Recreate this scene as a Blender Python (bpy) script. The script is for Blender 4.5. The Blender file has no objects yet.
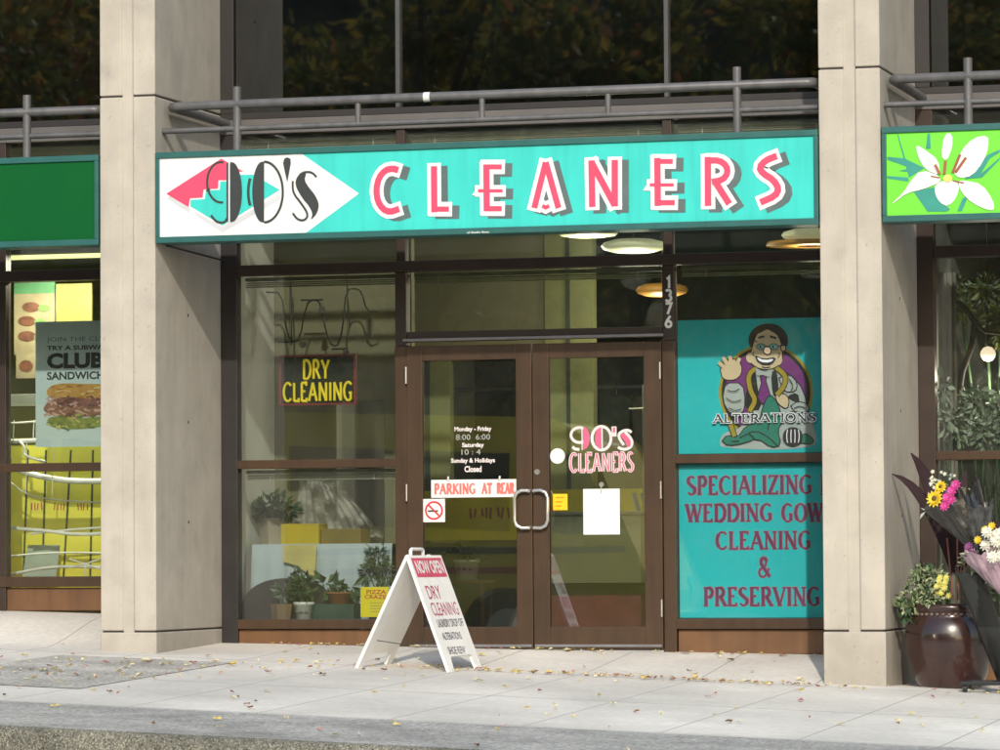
import bpy, bmesh, math, random
from mathutils import Vector, Matrix, noise
random.seed(7)
S = bpy.context.scene
COL = S.collection

# ------------------------------------------------------------------ camera
YAW, PITCH, ROLL = 0.27601, 0.04453, 0.00631
CAMLOC = Vector((7.5372, -27.4788, 0.6497))
FPX = 4059.62
Fv = Vector((-math.sin(YAW)*math.cos(PITCH), math.cos(YAW)*math.cos(PITCH), math.sin(PITCH)))
Rv = Vector((math.cos(YAW), math.sin(YAW), 0))
Uv = Rv.cross(Fv)
Rr = Rv*math.cos(ROLL) - Uv*math.sin(ROLL)
Ur = Uv*math.cos(ROLL) + Rv*math.sin(ROLL)
cd = bpy.data.cameras.new('camera')
cam = bpy.data.objects.new('camera', cd); COL.objects.link(cam)
m3 = Matrix((Rr, Ur, -Fv)).transposed()
cam.matrix_world = Matrix.Translation(CAMLOC) @ m3.to_4x4()
cd.sensor_width = 36; cd.lens = FPX*36/1000
cd.clip_start = 0.5; cd.clip_end = 2000
S.camera = cam

# ------------------------------------------------------------------ light
AZ = math.radians(-16); EL = math.radians(28.5)
sund = Vector((math.sin(AZ)*math.cos(EL), math.cos(AZ)*math.cos(EL), -math.sin(EL)))
sl = bpy.data.lights.new('sun', 'SUN'); sl.energy = 2.0; sl.angle = math.radians(0.8); sl.color = (1, .93, .83)
so = bpy.data.objects.new('sun', sl); COL.objects.link(so)
so.rotation_euler = sund.to_track_quat('-Z', 'Y').to_euler(); so.location = (20, -60, 40)
W = bpy.data.worlds.new('World'); S.world = W; W.use_nodes = True
wn = W.node_tree; bg = wn.nodes['Background']
sky = wn.nodes.new('ShaderNodeTexSky'); sky.sky_type = 'NISHITA'; sky.sun_disc = False
sky.sun_elevation = EL
ts = -sund
sky.sun_rotation = math.atan2(ts.x, ts.y)
sky.dust_density = 1.6; sky.air_density = 1.4; sky.ozone_density = 1.6
wn.links.new(sky.outputs[0], bg.inputs[0]); bg.inputs[1].default_value = 0.15
S.view_settings.view_transform = 'Standard'; S.view_settings.look = 'None'
S.view_settings.exposure = 0.52; S.view_settings.gamma = 1
S.view_settings.use_curve_mapping = False
S.cycles.use_denoising = True
S.cycles.max_bounces = 10; S.cycles.transparent_max_bounces = 24
S.cycles.caustics_reflective = False; S.cycles.caustics_refractive = False
S.cycles.sample_clamp_indirect = 6

# ------------------------------------------------------------------ helpers
def at(u, v, Y):
    """point of the vertical plane y = Y that the surveyed photo direction (u, v) meets: world x, z"""
    d = Fv + Rr*((u-500)/FPX) + Ur*((375-v)/FPX)
    t = (Y-CAMLOC.y)/d.y
    p = CAMLOC + d*t
    return p.x, p.z

def lin(c):
    return tuple((x/12.92 if x <= .04045 else ((x+.055)/1.055)**2.4) for x in c)
def hexc(r, g, b): return lin((r/255, g/255, b/255))

MATS = {}
def mat(name, col, rough=.6, metal=0, var=.12, scale=6, bump=0, bscale=60, emit=None, spec=.5, dirt=None, coat=0, detail=6):
    """principled material whose colour wanders with noise in object space"""
    if name in MATS: return MATS[name]
    m = bpy.data.materials.new(name); m.use_nodes = True; n = m.node_tree; L = n.links
    b = n.nodes['Principled BSDF']
    b.inputs['Roughness'].default_value = rough; b.inputs['Metallic'].default_value = metal
    b.inputs['Specular IOR Level'].default_value = spec
    if coat: b.inputs['Coat Weight'].default_value = coat; b.inputs['Coat Roughness'].default_value = .08
    tc = n.nodes.new('ShaderNodeTexCoord')
    nz = n.nodes.new('ShaderNodeTexNoise'); nz.inputs['Scale'].default_value = scale; nz.inputs['Detail'].default_value = detail
    L.new(tc.outputs['Object'], nz.inputs['Vector'])
    mx = n.nodes.new('ShaderNodeMix'); mx.data_type = 'RGBA'
    mr = n.nodes.new('ShaderNodeMapRange'); mr.inputs[1].default_value = .3; mr.inputs[2].default_value = .7
    L.new(nz.outputs['Fac'], mr.inputs[0]); L.new(mr.outputs[0], mx.inputs['Factor'])
    lo = tuple(max(0, x*(1-var)) for x in col); hi = tuple(min(1, x*(1+var)) for x in col)
    if dirt: lo = dirt
    mx.inputs['A'].default_value = (*lo, 1); mx.inputs['B'].default_value = (*hi, 1)
    L.new(mx.outputs['Result'], b.inputs['Base Color'])
    if bump:
        bz = n.nodes.new('ShaderNodeTexNoise'); bz.inputs['Scale'].default_value = bscale; bz.inputs['Detail'].default_value = 4
        L.new(tc.outputs['Object'], bz.inputs['Vector'])
        bp = n.nodes.new('ShaderNodeBump'); bp.inputs['Strength'].default_value = bump; bp.inputs['Distance'].default_value = .01
        L.new(bz.outputs['Fac'], bp.inputs['Height']); L.new(bp.outputs['Normal'], b.inputs['Normal'])
    if emit:
        b.inputs['Emission Color'].default_value = (*emit[0], 1); b.inputs['Emission Strength'].default_value = emit[1]
    MATS[name] = m; return m

def glass(name, tint=(.8, .85, .8), ior=1.75, wave=.0, wscale=2.0, veil=0):
    if name in MATS: return MATS[name]
    m = bpy.data.materials.new(name); m.use_nodes = True; n = m.node_tree; L = n.links
    for x in list(n.nodes):
        if x.type == 'BSDF_PRINCIPLED': n.nodes.remove(x)
    out = [x for x in n.nodes if x.type == 'OUTPUT_MATERIAL'][0]
    tr = n.nodes.new('ShaderNodeBsdfTransparent'); tr.inputs[0].default_value = (*tint, 1)
    gl = n.nodes.new('ShaderNodeBsdfGlossy'); gl.inputs['Roughness'].default_value = .015
    fr = n.nodes.new('ShaderNodeFresnel'); fr.inputs[0].default_value = ior
    mx = n.nodes.new('ShaderNodeMixShader')
    L.new(fr.outputs[0], mx.inputs[0]); L.new(tr.outputs[0], mx.inputs[1]); L.new(gl.outputs[0], mx.inputs[2])
    last = mx
    if veil:  # pale film mixed into the panes, painting the haze of reflections
        df = n.nodes.new('ShaderNodeBsdfDiffuse'); df.inputs[0].default_value = (.75, .78, .74, 1)
        tcd = n.nodes.new('ShaderNodeTexCoord'); nd = n.nodes.new('ShaderNodeTexNoise'); nd.inputs['Scale'].default_value = 2.4; nd.inputs['Detail'].default_value = 6
        L.new(tcd.outputs['Object'], nd.inputs['Vector'])
        rd = n.nodes.new('ShaderNodeMapRange'); rd.inputs[1].default_value = .3; rd.inputs[2].default_value = .75; rd.inputs[3].default_value = veil*.5; rd.inputs[4].default_value = veil*1.6
        L.new(nd.outputs['Fac'], rd.inputs[0])
        m2 = n.nodes.new('ShaderNodeMixShader'); L.new(rd.outputs[0], m2.inputs[0]); L.new(mx.outputs[0], m2.inputs[1]); L.new(df.outputs[0], m2.inputs[2]); last = m2
    L.new(last.outputs[0], out.inputs[0])
    if wave:
        tc = n.nodes.new('ShaderNodeTexCoord'); nz = n.nodes.new('ShaderNodeTexNoise')
        nz.inputs['Scale'].default_value = wscale; nz.inputs['Detail'].default_value = 1
        L.new(tc.outputs['Object'], nz.inputs['Vector'])
        bp = n.nodes.new('ShaderNodeBump'); bp.inputs['Strength'].default_value = wave; bp.inputs['Distance'].default_value = .02
        L.new(nz.outputs['Fac'], bp.inputs['Height']); L.new(bp.outputs['Normal'], gl.inputs['Normal'])
    MATS[name] = m; return m

class MB:
    def __init__(s): s.v = []; s.f = []; s.m = []; s.mats = []; s.cur = 0; s.sm = []
    def mat(s, m):
        if m not in s.mats: s.mats.append(m)
        s.cur = s.mats.index(m); return s
    def add(s, vs, fs, smooth=False):
        o = len(s.v); s.v += [tuple(p) for p in vs]
        for f in fs: s.f.append(tuple(i+o for i in f)); s.m.append(s.cur); s.sm.append(smooth)
        return s
    def box(s, x0, x1, y0, y1, z0, z1):
        vs = [(x, y, z) for x in (x0, x1) for y in (y0, y1) for z in (z0, z1)]
        return s.add(vs, [(0,1,3,2),(4,6,7,5),(0,4,5,1),(2,3,7,6),(0,2,6,4),(1,5,7,3)])
    def obox(s, c, ax, ay, az):
        c, ax, ay, az = map(Vector, (c, ax, ay, az))
        vs = [c+ax*i+ay*j+az*k for i in (-1,1) for j in (-1,1) for k in (-1,1)]
        return s.add(vs, [(0,1,3,2),(4,6,7,5),(0,4,5,1),(2,3,7,6),(0,2,6,4),(1,5,7,3)])
    def prism(s, pts, y0, y1):
        """polygon of (x, z) extruded from y0 to y1; y0 == y1 leaves the flat front"""
        n = len(pts)
        if y0 == y1: return s.add([(x, y0, z) for x, z in pts], [tuple(range(n))])
        vs = [(x, y0, z) for x, z in pts] + [(x, y1, z) for x, z in pts]
        return s.add(vs, [tuple(range(n)), tuple(range(2*n-1, n-1, -1))] + [(i, (i+1) % n, n+(i+1) % n, n+i) for i in range(n)])
    def tube(s, pts, r, n=10, cap=True, radii=None):
        pts = [Vector(p) for p in pts]; rings = []; prev = None
        for i, p in enumerate(pts):
            a = pts[max(i-1, 0)]; b = pts[min(i+1, len(pts)-1)]
            t = (b-a).normalized()
            if prev is None:
                u = t.cross(Vector((0, 0, 1)))
                if u.length < .05: u = t.cross(Vector((1, 0, 0)))
            else: u = prev - t*prev.dot(t)
            u.normalize(); prev = u; w = t.cross(u)
            rr = radii[i] if radii else r
            if 0 < i < len(pts)-1:
                c = max(.6, math.cos((pts[i]-a).normalized().angle((b-pts[i]).normalized())/2)); rr = rr/c if not radii else rr
            rings.append([p+(u*math.cos(2*math.pi*k/n)+w*math.sin(2*math.pi*k/n))*rr for k in range(n)])
        vs = [q for R in rings for q in R]
        fs = [(i*n+k, i*n+(k+1) % n, (i+1)*n+(k+1) % n, (i+1)*n+k) for i in range(len(pts)-1) for k in range(n)]
        s.add(vs, fs, True)
        if cap: s.add(rings[0], [tuple(range(n-1, -1, -1))]); s.add(rings[-1], [tuple(range(n))])
        return s
    def lathe(s, prof, c, n=28):
        cx, cy, cz = c
        vs = [(cx+r*math.cos(2*math.pi*k/n), cy+r*math.sin(2*math.pi*k/n), cz+z) for r, z in prof for k in range(n)]
        fs = [(i*n+k, i*n+(k+1) % n, (i+1)*n+(k+1) % n, (i+1)*n+k) for i in range(len(prof)-1) for k in range(n)]
        return s.add(vs, fs, True)
    def ribbon(s, pts, w, y, closed=False):
        """flat stroke along (x, z) points on the plane y"""
        P = [Vector((p[0], p[1])) for p in pts]; n = len(P)
        ls = []; rs = []
        for i in range(n):
            a = P[i-1] if (i > 0 or closed) else None
            b = P[(i+1) % n] if (i < n-1 or closed) else None
            d1 = (P[i]-a).normalized() if a is not None else (b-P[i]).normalized()
            d2 = (b-P[i]).normalized() if b is not None else d1
            t = (d1+d2)
            if t.length < 1e-4: t = d1
            t.normalize(); nn = Vector((-t.y, t.x)); c = max(.45, nn.dot(Vector((-d1.y, d1.x))))
            ls.append(P[i]+nn*(w/2/c)); rs.append(P[i]-nn*(w/2/c))
        vs = [(p.x, y, p.y) for p in ls+rs]
        m = n if closed else n-1
        return s.add(vs, [(i, n+i, n+(i+1) % n, (i+1) % n) for i in range(m)])
    def build(s, name, material=None, parent=None, bevel=0, smooth=None, seg=2):
        me = bpy.data.meshes.new(name); me.from_pydata(s.v, [], s.f); me.update()
        mats = s.mats if s.mats else [material]
        for mm in mats: me.materials.append(mm)
        if s.mats:
            for p, i in zip(me.polygons, s.m): p.material_index = i
        for p, q in zip(me.polygons, s.sm): p.use_smooth = q if smooth is None else smooth
        o = bpy.data.objects.new(name, me); COL.objects.link(o)
        if parent is not None:
            o.parent = parent
            o.matrix_parent_inverse = parent.matrix_basis.inverted()
        if bevel:
            b = o.modifiers.new('bevel', 'BEVEL'); b.width = bevel; b.segments = seg; b.limit_method = 'ANGLE'
        return o

def tag(o, label=None, cat=None, group=None, kind=None):
    if label: o['label'] = label
    if cat: o['category'] = cat
    if group: o['group'] = group
    if kind: o['kind'] = kind
    return o
def thing(name, label, cat, loc=(0, 0, 0), group=None):
    o = bpy.data.objects.new(name, None); COL.objects.link(o); o.location = loc; o.empty_display_size = .1
    return tag(o, label, cat, group)

def quad_px(pts, Y): return [at(u, v, Y) for u, v in pts]

def arc(cx, cy, rx, ry, a0, a1, n=14):
    return [(cx+rx*math.cos(math.radians(a0+(a1-a0)*i/n)), cy+ry*math.sin(math.radians(a0+(a1-a0)*i/n))) for i in range(n+1)]

def smoothpts(pts, closed=False, k=2):
    """corner cutting"""
    for _ in range(k):
        out = [] if closed else [pts[0]]
        n = len(pts)
        for i in range(n if closed else n-1):
            a, b = pts[i], pts[(i+1) % n]
            out += [(a[0]*.75+b[0]*.25, a[1]*.75+b[1]*.25), (a[0]*.25+b[0]*.75, a[1]*.25+b[1]*.75)]
        if not closed: out.append(pts[-1])
        pts = out
    return pts

# --- text: stroke alphabet, unit height 1, each glyph = (width, [strokes]); stroke = (weight 1 thick / 0 thin, points)
A_ = arc
G = {
 'A': (.8, [(0, [(.06, 0), (.4, 1)]), (1, [(.4, 1), (.74, 0)]), (0, [(.18, .34), (.62, .34)])]),
 'B': (.66, [(1, [(.14, 0), (.14, 1)]), (0, [(.14, 1)]+A_(.36, .77, .2, .23, 90, -90)+[(.14, .54)]), (1, A_(.4, .27, .22, .27, 90, -90)), (0, [(.14, 0), (.4, 0)])]),
 'C': (.78, [(1, A_(.44, .5, .36, .5, 130, 230)), (0, A_(.44, .5, .36, .5, 45, 130)), (0, A_(.44, .5, .36, .5, 230, 318))]),
 'D': (.78, [(1, [(.14, 0), (.14, 1)]), (0, [(.14, 1), (.36, 1)]), (1, A_(.36, .5, .36, .5, 90, -90)), (0, [(.36, 0), (.14, 0)])]),
 'E': (.64, [(1, [(.14, 0), (.14, 1)]), (0, [(.14, 1), (.54, 1), (.54, .84)]), (0, [(.14, .53), (.44, .53)]), (0, [(.14, 0), (.57, 0), (.57, .17)])]),
 'F': (.6, [(1, [(.14, 0), (.14, 1)]), (0, [(.14, 1), (.54, 1), (.54, .84)]), (0, [(.14, .53), (.44, .53)])]),
 'G': (.82, [(1, A_(.44, .5, .36, .5, 130, 230)), (0, A_(.44, .5, .36, .5, 45, 130)), (0, A_(.44, .5, .36, .5, 230, 300)), (1, [(.66, .04), (.66, .42)]), (0, [(.5, .42), (.76, .42)])]),
 'H': (.8, [(1, [(.14, 0), (.14, 1)]), (1, [(.66, 0), (.66, 1)]), (0, [(.14, .52), (.66, .52)])]),
 'I': (.3, [(1, [(.15, 0), (.15, 1)])]),
 'K': (.76, [(1, [(.14, 0), (.14, 1)]), (0, [(.64, 1), (.14, .45)]), (1, [(.3, .6), (.68, 0)])]),
 'L': (.6, [(1, [(.14, 0), (.14, 1)]), (0, [(.14, 0), (.55, 0), (.55, .17)])]),
 'N': (.84, [(0, [(.14, 0), (.14, 1)]), (1, [(.12, 1), (.7, 0)]), (0, [(.7, 0), (.7, 1)])]),
 'O': (.88, [(1, A_(.44, .5, .36, .5, 125, 235)), (1, A_(.44, .5, .36, .5, -55, 55)), (0, A_(.44, .5, .36, .5, 55, 125)), (0, A_(.44, .5, .36, .5, 235, 305))]),
 'P': (.64, [(1, [(.14, 0), (.14, 1)]), (0, [(.14, 1), (.34, 1)]), (1, A_(.34, .74, .22, .26, 90, -90)), (0, [(.34, .48), (.14, .48)])]),
 'R': (.74, [(1, [(.14, 0), (.14, 1)]), (0, [(.14, 1), (.34, 1)]), (1, A_(.34, .75, .22, .25, 90, -90)), (0, [(.34, .5), (.14, .5)]), (1, [(.36, .5), (.68, 0)])]),
 'S': (.62, [(0, A_(.31, .76, .22, .24, 35, 130)), (1, A_(.31, .76, .22, .24, 130, 200)+[(.16, .62), (.44, .4)]+A_(.31, .26, .24, .26, 20, -50)), (0, A_(.31, .26, .24, .26, -50, -150))]),
 'T': (.7, [(1, [(.35, 0), (.35, 1)]), (0, [(.05, .82), (.05, 1), (.65, 1), (.65, .82)])]),
 'U': (.8, [(1, [(.14, 1), (.14, .3)]+A_(.39, .3, .25, .3, 180, 270)), (0, A_(.39, .3, .25, .3, 270, 360)+[(.64, 1)])]),
 'V': (.78, [(1, [(.06, 1), (.4, 0)]), (0, [(.4, 0), (.72, 1)])]),
 'W': (1.08, [(1, [(.06, 1), (.32, 0)]), (0, [(.32, 0), (.54, .9)]), (1, [(.52, 1), (.76, 0)]), (0, [(.76, 0), (1.02, 1)])]),
 'Y': (.74, [(1, [(.06, 1), (.37, .45)]), (0, [(.68, 1), (.37, .45)]), (1, [(.37, .45), (.37, 0)])]),
 'Z': (.68, [(0, [(.1, .84), (.1, 1), (.58, 1)]), (1, [(.58, 1), (.08, 0)]), (0, [(.08, 0), (.6, 0), (.6, .17)])]),
 '&': (.8, [(1, [(.72, 0), (.22, .68)]+A_(.36, .82, .16, .18, 190, 0)), (0, [(.52, .82), (.46, .62), (.2, .42)]+A_(.3, .24, .22, .24, 130, 290)+[(.56, .16), (.68, .48)])]),
 '1': (.36, [(1, [(.06, .8), (.2, 1), (.2, 0)])]),
 '3': (.6, [(1, A_(.28, .75, .2, .24, 150, -80)), (1, A_(.28, .27, .23, .27, 80, -150))]),
 '7': (.58, [(1, [(.06, 1), (.52, 1), (.22, 0)])]),
 '6': (.6, [(1, A_(.3, .27, .22, .26, 0, 360)), (1, [(.46, 1), (.2, .62), (.09, .32)])]),
 ' ': (.38, []),
}
def text_width(t, sp=.1): return sum(G[c][0]+sp for c in t)-sp
def stroke_text(mb, t, x0, x1, z0, z1, y, thick, thin=None, serif=0, sp=.1):
    """letters of the stroke alphabet fitted to the box x0..x1, z0..z1 on plane y (height units of thick / thin in metres)"""
    thin = thin if thin is not None else thick
    sx = (x1-x0)/text_width(t, sp); sz = z1-z0; cx = x0; k = 0
    for c in t:
        w, st = G[c]
        for wt, pts in st:
            P = [(cx+px*sx, z0+pz*sz) for px, pz in pts]
            k += 1; yy = y - .00012*(k % 7)
            mb.ribbon(P, thick if wt else thin, yy)
            if serif:
                for e, (ex, ez) in ((0, pts[0]), (-1, pts[-1])):
                    if ez in (0, 1) and len(pts) == 2:
                        mb.ribbon([(P[e][0]-serif, P[e][1]), (P[e][0]+serif, P[e][1])], thin*.8, yy-.0009)
        cx += (w+sp)*sx

def font_text(t, x0, x1, z0, z1, y, m, name, parent, extrude=.0, bold=0, axes=None):
    """built-in sans lettering fitted to a box; axes = (origin, right, up, normal) puts it on a sloped face"""
    c = bpy.data.curves.new('lettering', 'FONT'); c.body = t; c.size = 1; c.extrude = 0; c.offset = bold; c.resolution_u = 3
    o = bpy.data.objects.new('tmp', c); COL.objects.link(o)
    dg = bpy.context.evaluated_depsgraph_get(); me = bpy.data.meshes.new_from_object(o.evaluated_get(dg))
    bpy.data.objects.remove(o); bpy.data.curves.remove(c)
    xs = [v.co.x for v in me.vertices]; ys = [v.co.y for v in me.vertices]
    ax, bx, ay, by = min(xs), max(xs), min(ys), max(ys)
    for v in me.vertices:
        s_ = x0+(v.co.x-ax)/(bx-ax)*(x1-x0); t_ = z0+(v.co.y-ay)/(by-ay)*(z1-z0)
        if axes: v.co = axes[0]+axes[1]*s_+axes[2]*t_+axes[3]*.0025
        else: v.co = (s_, y, t_)
    me.materials.append(m); me.name = name
    ob = bpy.data.objects.new(name, me); COL.objects.link(ob)
    if parent is not None: ob.parent = parent; ob.matrix_parent_inverse = parent.matrix_basis.inverted()
    return ob

def leaf_mesh(name, clumps, m, parent=None, n=200, size=.05, long=2.0, droop=.3, rnd=None):
    """many small bent leaves spread through ellipsoid clumps (cx,cy,cz,rx,ry,rz)"""
    R = rnd or random; mb = MB()
    if isinstance(m, (list, tuple)): ms = list(m)
    else: ms = [m]
    for mm in ms: mb.mat(mm)
    wt = [c[3]*c[4]*c[5] for c in clumps]
    for _ in range(n):
        c = R.choices(clumps, wt)[0]
        while True:
            p = Vector((R.uniform(-1, 1), R.uniform(-1, 1), R.uniform(-1, 1)))
            if p.length <= 1: break
        p = p*(.55+.45*R.random())
        q = Vector((c[0]+p.x*c[3], c[1]+p.y*c[4], c[2]+p.z*c[5]))
        d = (p.normalized()+Vector((R.uniform(-1, 1), R.uniform(-1, 1), R.uniform(-1, 1)))*.8); d.z -= droop; d.normalize()
        s_ = d.cross(Vector((R.uniform(-1, 1), R.uniform(-1, 1), R.uniform(-.2, 1)))); s_.normalize()
        L = size*R.uniform(.6, 1.3); w = L/long; nn = d.cross(s_)
        mb.mat(R.choice(ms))
        mb.add([q, q+d*L*.5+s_*w*.5+nn*L*.06, q+d*L-nn*L*.12, q+d*L*.5-s_*w*.5+nn*L*.06], [(0, 1, 2), (0, 2, 3)])
    return mb.build(name, None, parent)

# ------------------------------------------------------------------ materials
def concrete(name, col, scale=3):
    m = mat(name, col, rough=.85, var=.10, scale=scale, bump=.25, bscale=140)
    n = m.node_tree; L = n.links; b = n.nodes['Principled BSDF']
    src = b.inputs['Base Color'].links[0].from_socket
    tc = n.nodes.new('ShaderNodeTexCoord')
    mp = n.nodes.new('ShaderNodeMapping'); mp.inputs['Scale'].default_value = (4, 4, .7); L.new(tc.outputs['Object'], mp.inputs[0])
    z = n.nodes.new('ShaderNodeTexNoise'); z.inputs['Scale'].default_value = 2; z.inputs['Detail'].default_value = 7; L.new(mp.outputs[0], z.inputs['Vector'])
    sp = n.nodes.new('ShaderNodeTexNoise'); sp.inputs['Scale'].default_value = 45; sp.inputs['Detail'].default_value = 3; L.new(tc.outputs['Object'], sp.inputs['Vector'])
    r1 = n.nodes.new('ShaderNodeMapRange'); r1.inputs[1].default_value = .35; r1.inputs[2].default_value = .75; r1.inputs[3].default_value = 1.04; r1.inputs[4].default_value = .91
    L.new(z.outputs['Fac'], r1.inputs[0])
    r2 = n.nodes.new('ShaderNodeMapRange'); r2.inputs[1].default_value = .66; r2.inputs[2].default_value = .76; r2.inputs[3].default_value = 1.0; r2.inputs[4].default_value = .72
    L.new(sp.outputs['Fac'], r2.inputs[0])
    # splash grime and salt bloom low on the column, blotches of older patching
    sz = n.nodes.new('ShaderNodeSeparateXYZ'); L.new(tc.outputs['Object'], sz.inputs[0])
    bl = n.nodes.new('ShaderNodeTexNoise'); bl.inputs['Scale'].default_value = 5; bl.inputs['Detail'].default_value = 8; L.new(tc.outputs['Object'], bl.inputs['Vector'])
    ad = n.nodes.new('ShaderNodeMath'); ad.operation = 'MULTIPLY_ADD'; ad.inputs[1].default_value = .55; L.new(bl.outputs['Fac'], ad.inputs[0]); L.new(sz.outputs[2], ad.inputs[2])
    rg = n.nodes.new('ShaderNodeMapRange'); rg.inputs[1].default_value = .05; rg.inputs[2].default_value = .55; rg.inputs[3].default_value = .78; rg.inputs[4].default_value = 1.0; L.new(ad.outputs[0], rg.inputs[0])
    rb = n.nodes.new('ShaderNodeMapRange'); rb.inputs[1].default_value = .55; rb.inputs[2].default_value = .72; rb.inputs[3].default_value = 1.0; rb.inputs[4].default_value = .9; L.new(bl.outputs['Fac'], rb.inputs[0])
    gg = n.nodes.new('ShaderNodeMath'); gg.operation = 'MULTIPLY'; L.new(rg.outputs[0], gg.inputs[0]); L.new(rb.outputs[0], gg.inputs[1])
    g2 = n.nodes.new('ShaderNodeMath'); g2.operation = 'MULTIPLY'; L.new(gg.outputs[0], g2.inputs[0]); L.new(r1.outputs[0], g2.inputs[1]); r1 = g2
    mm = n.nodes.new('ShaderNodeMath'); mm.operation = 'MULTIPLY'; L.new(r1.outputs[0], mm.inputs[0]); L.new(r2.outputs[0], mm.inputs[1])
    mx = n.nodes.new('ShaderNodeMix'); mx.data_type = 'RGBA'; mx.blend_type = 'MULTIPLY'; mx.inputs['Factor'].default_value = 1
    L.new(src, mx.inputs['A']); L.new(mm.outputs[0], mx.inputs['B']); L.new(mx.outputs['Result'], b.inputs['Base Color'])
    return m
M_conc = concrete('column_concrete', (.45, .41, .345))
M_joint = mat('joint_dark', (.05, .045, .04), .9)
M_bronze = mat('bronze_anodised', (.042, .027, .020), .4, metal=.15, var=.15, scale=5)  # darker than the door bronze: shade on the upper frames put into the colour
M_bronze_d = mat('door_bronze', (.062, .034, .017), .38, metal=.1, var=.14, scale=4)
M_dark = mat('dark_frame', (.028, .024, .023), .45, metal=.2)
M_panel = mat('base_panel_brown', (.15, .07, .026), .5, var=.2, scale=3)
M_drip = mat('drip_edge', (.22, .21, .22), .4, metal=.4)
M_steel = mat('brushed_steel', (.72, .7, .66), .28, metal=.9)
M_rail = mat('grey_rail_paint', (.125, .122, .122), .42, metal=.1, var=.15, scale=9)
M_glass = glass('shop_glass', (.93, .955, .935), 1.75, wave=.05, wscale=1.5, veil=.012)
M_dglass = glass('door_glass', (.88, .91, .86), 2.1, wave=.03, wscale=1.3, veil=.010)
M_uglass = glass('upper_glass', (.30, .33, .32), 2.2, wave=.06, wscale=1.2, veil=.003)
M_wavy = glass('wavy_glass', (.9, .92, .85), 1.5, wave=.5, wscale=2.5)
M_teal = mat('sign_teal', hexc(64, 200, 190), .28, var=.05, scale=3, coat=.3)
M_white = mat('sign_white', (.78, .78, .77), .3, var=.03, scale=3, coat=.2)
M_pink = mat('sign_pink', hexc(226, 74, 104), .35, var=.04)
M_black = mat('print_black', (.03, .035, .035), .5)
M_grey = mat('print_grey', hexc(196, 196, 200), .5)
M_shadow = mat('print_letter_shadow', hexc(84, 100, 100), .5)
def streaks(m, amt=.07):
    n = m.node_tree; L = n.links; b = n.nodes['Principled BSDF']; src = b.inputs['Base Color'].links[0].from_socket
    tc = n.nodes.new('ShaderNodeTexCoord'); mp = n.nodes.new('ShaderNodeMapping'); mp.inputs['Scale'].default_value = (9, 9, .9); L.new(tc.outputs['Object'], mp.inputs[0])
    z = n.nodes.new('ShaderNodeTexNoise'); z.inputs['Scale'].default_value = 1.6; z.inputs['Detail'].default_value = 7; L.new(mp.outputs[0], z.inputs['Vector'])
    r = n.nodes.new('ShaderNodeMapRange'); r.inputs[1].default_value = .45; r.inputs[2].default_value = .75; r.inputs[3].default_value = 1; r.inputs[4].default_value = 1-amt*2; L.new(z.outputs['Fac'], r.inputs[0])
    mx = n.nodes.new('ShaderNodeMix'); mx.data_type = 'RGBA'; mx.blend_type = 'MULTIPLY'; mx.inputs['Factor'].default_value = 1
    L.new(src, mx.inputs['A']); L.new(r.outputs[0], mx.inputs['B']); L.new(mx.outputs['Result'], b.inputs['Base Color'])
for m_ in (M_teal, M_white, M_bronze_d, M_rail, M_panel): streaks(m_, .07 if m_ in (M_teal, M_white) else .14)
M_sframe = mat('sign_frame_green', hexc(38, 92, 88), .4, var=.12, scale=8)
M_pwhite = mat('paint_white', (.78, .77, .74), .45, var=.05, scale=9)
M_paper = mat('paper_white', (.72, .735, .70), .6, var=.03)

# ------------------------------------------------------------------ ground
def xs_(x): return 40*math.tanh(x/40)
def zg(x, y):
    return -.0597-.042*xs_(x)+.03*max(y, -8)
def sheet(name, x0, x1, y0, y1, nx, ny, zf, m, kind='structure'):
    vs = []; fs = []
    for j in range(ny+1):
        for i in range(nx+1):
            x = x0+(x1-x0)*i/nx; y = y0+(y1-y0)*j/ny
            vs.append((x, y, zf(x, y)))
    for j in range(ny):
        for i in range(nx):
            a = j*(nx+1)+i; fs.append((a, a+1, a+nx+2, a+nx+1))
    mb = MB(); mb.add(vs, fs, True); o = mb.build(name, m)
    return tag(o, kind=kind) if kind else o

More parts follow.
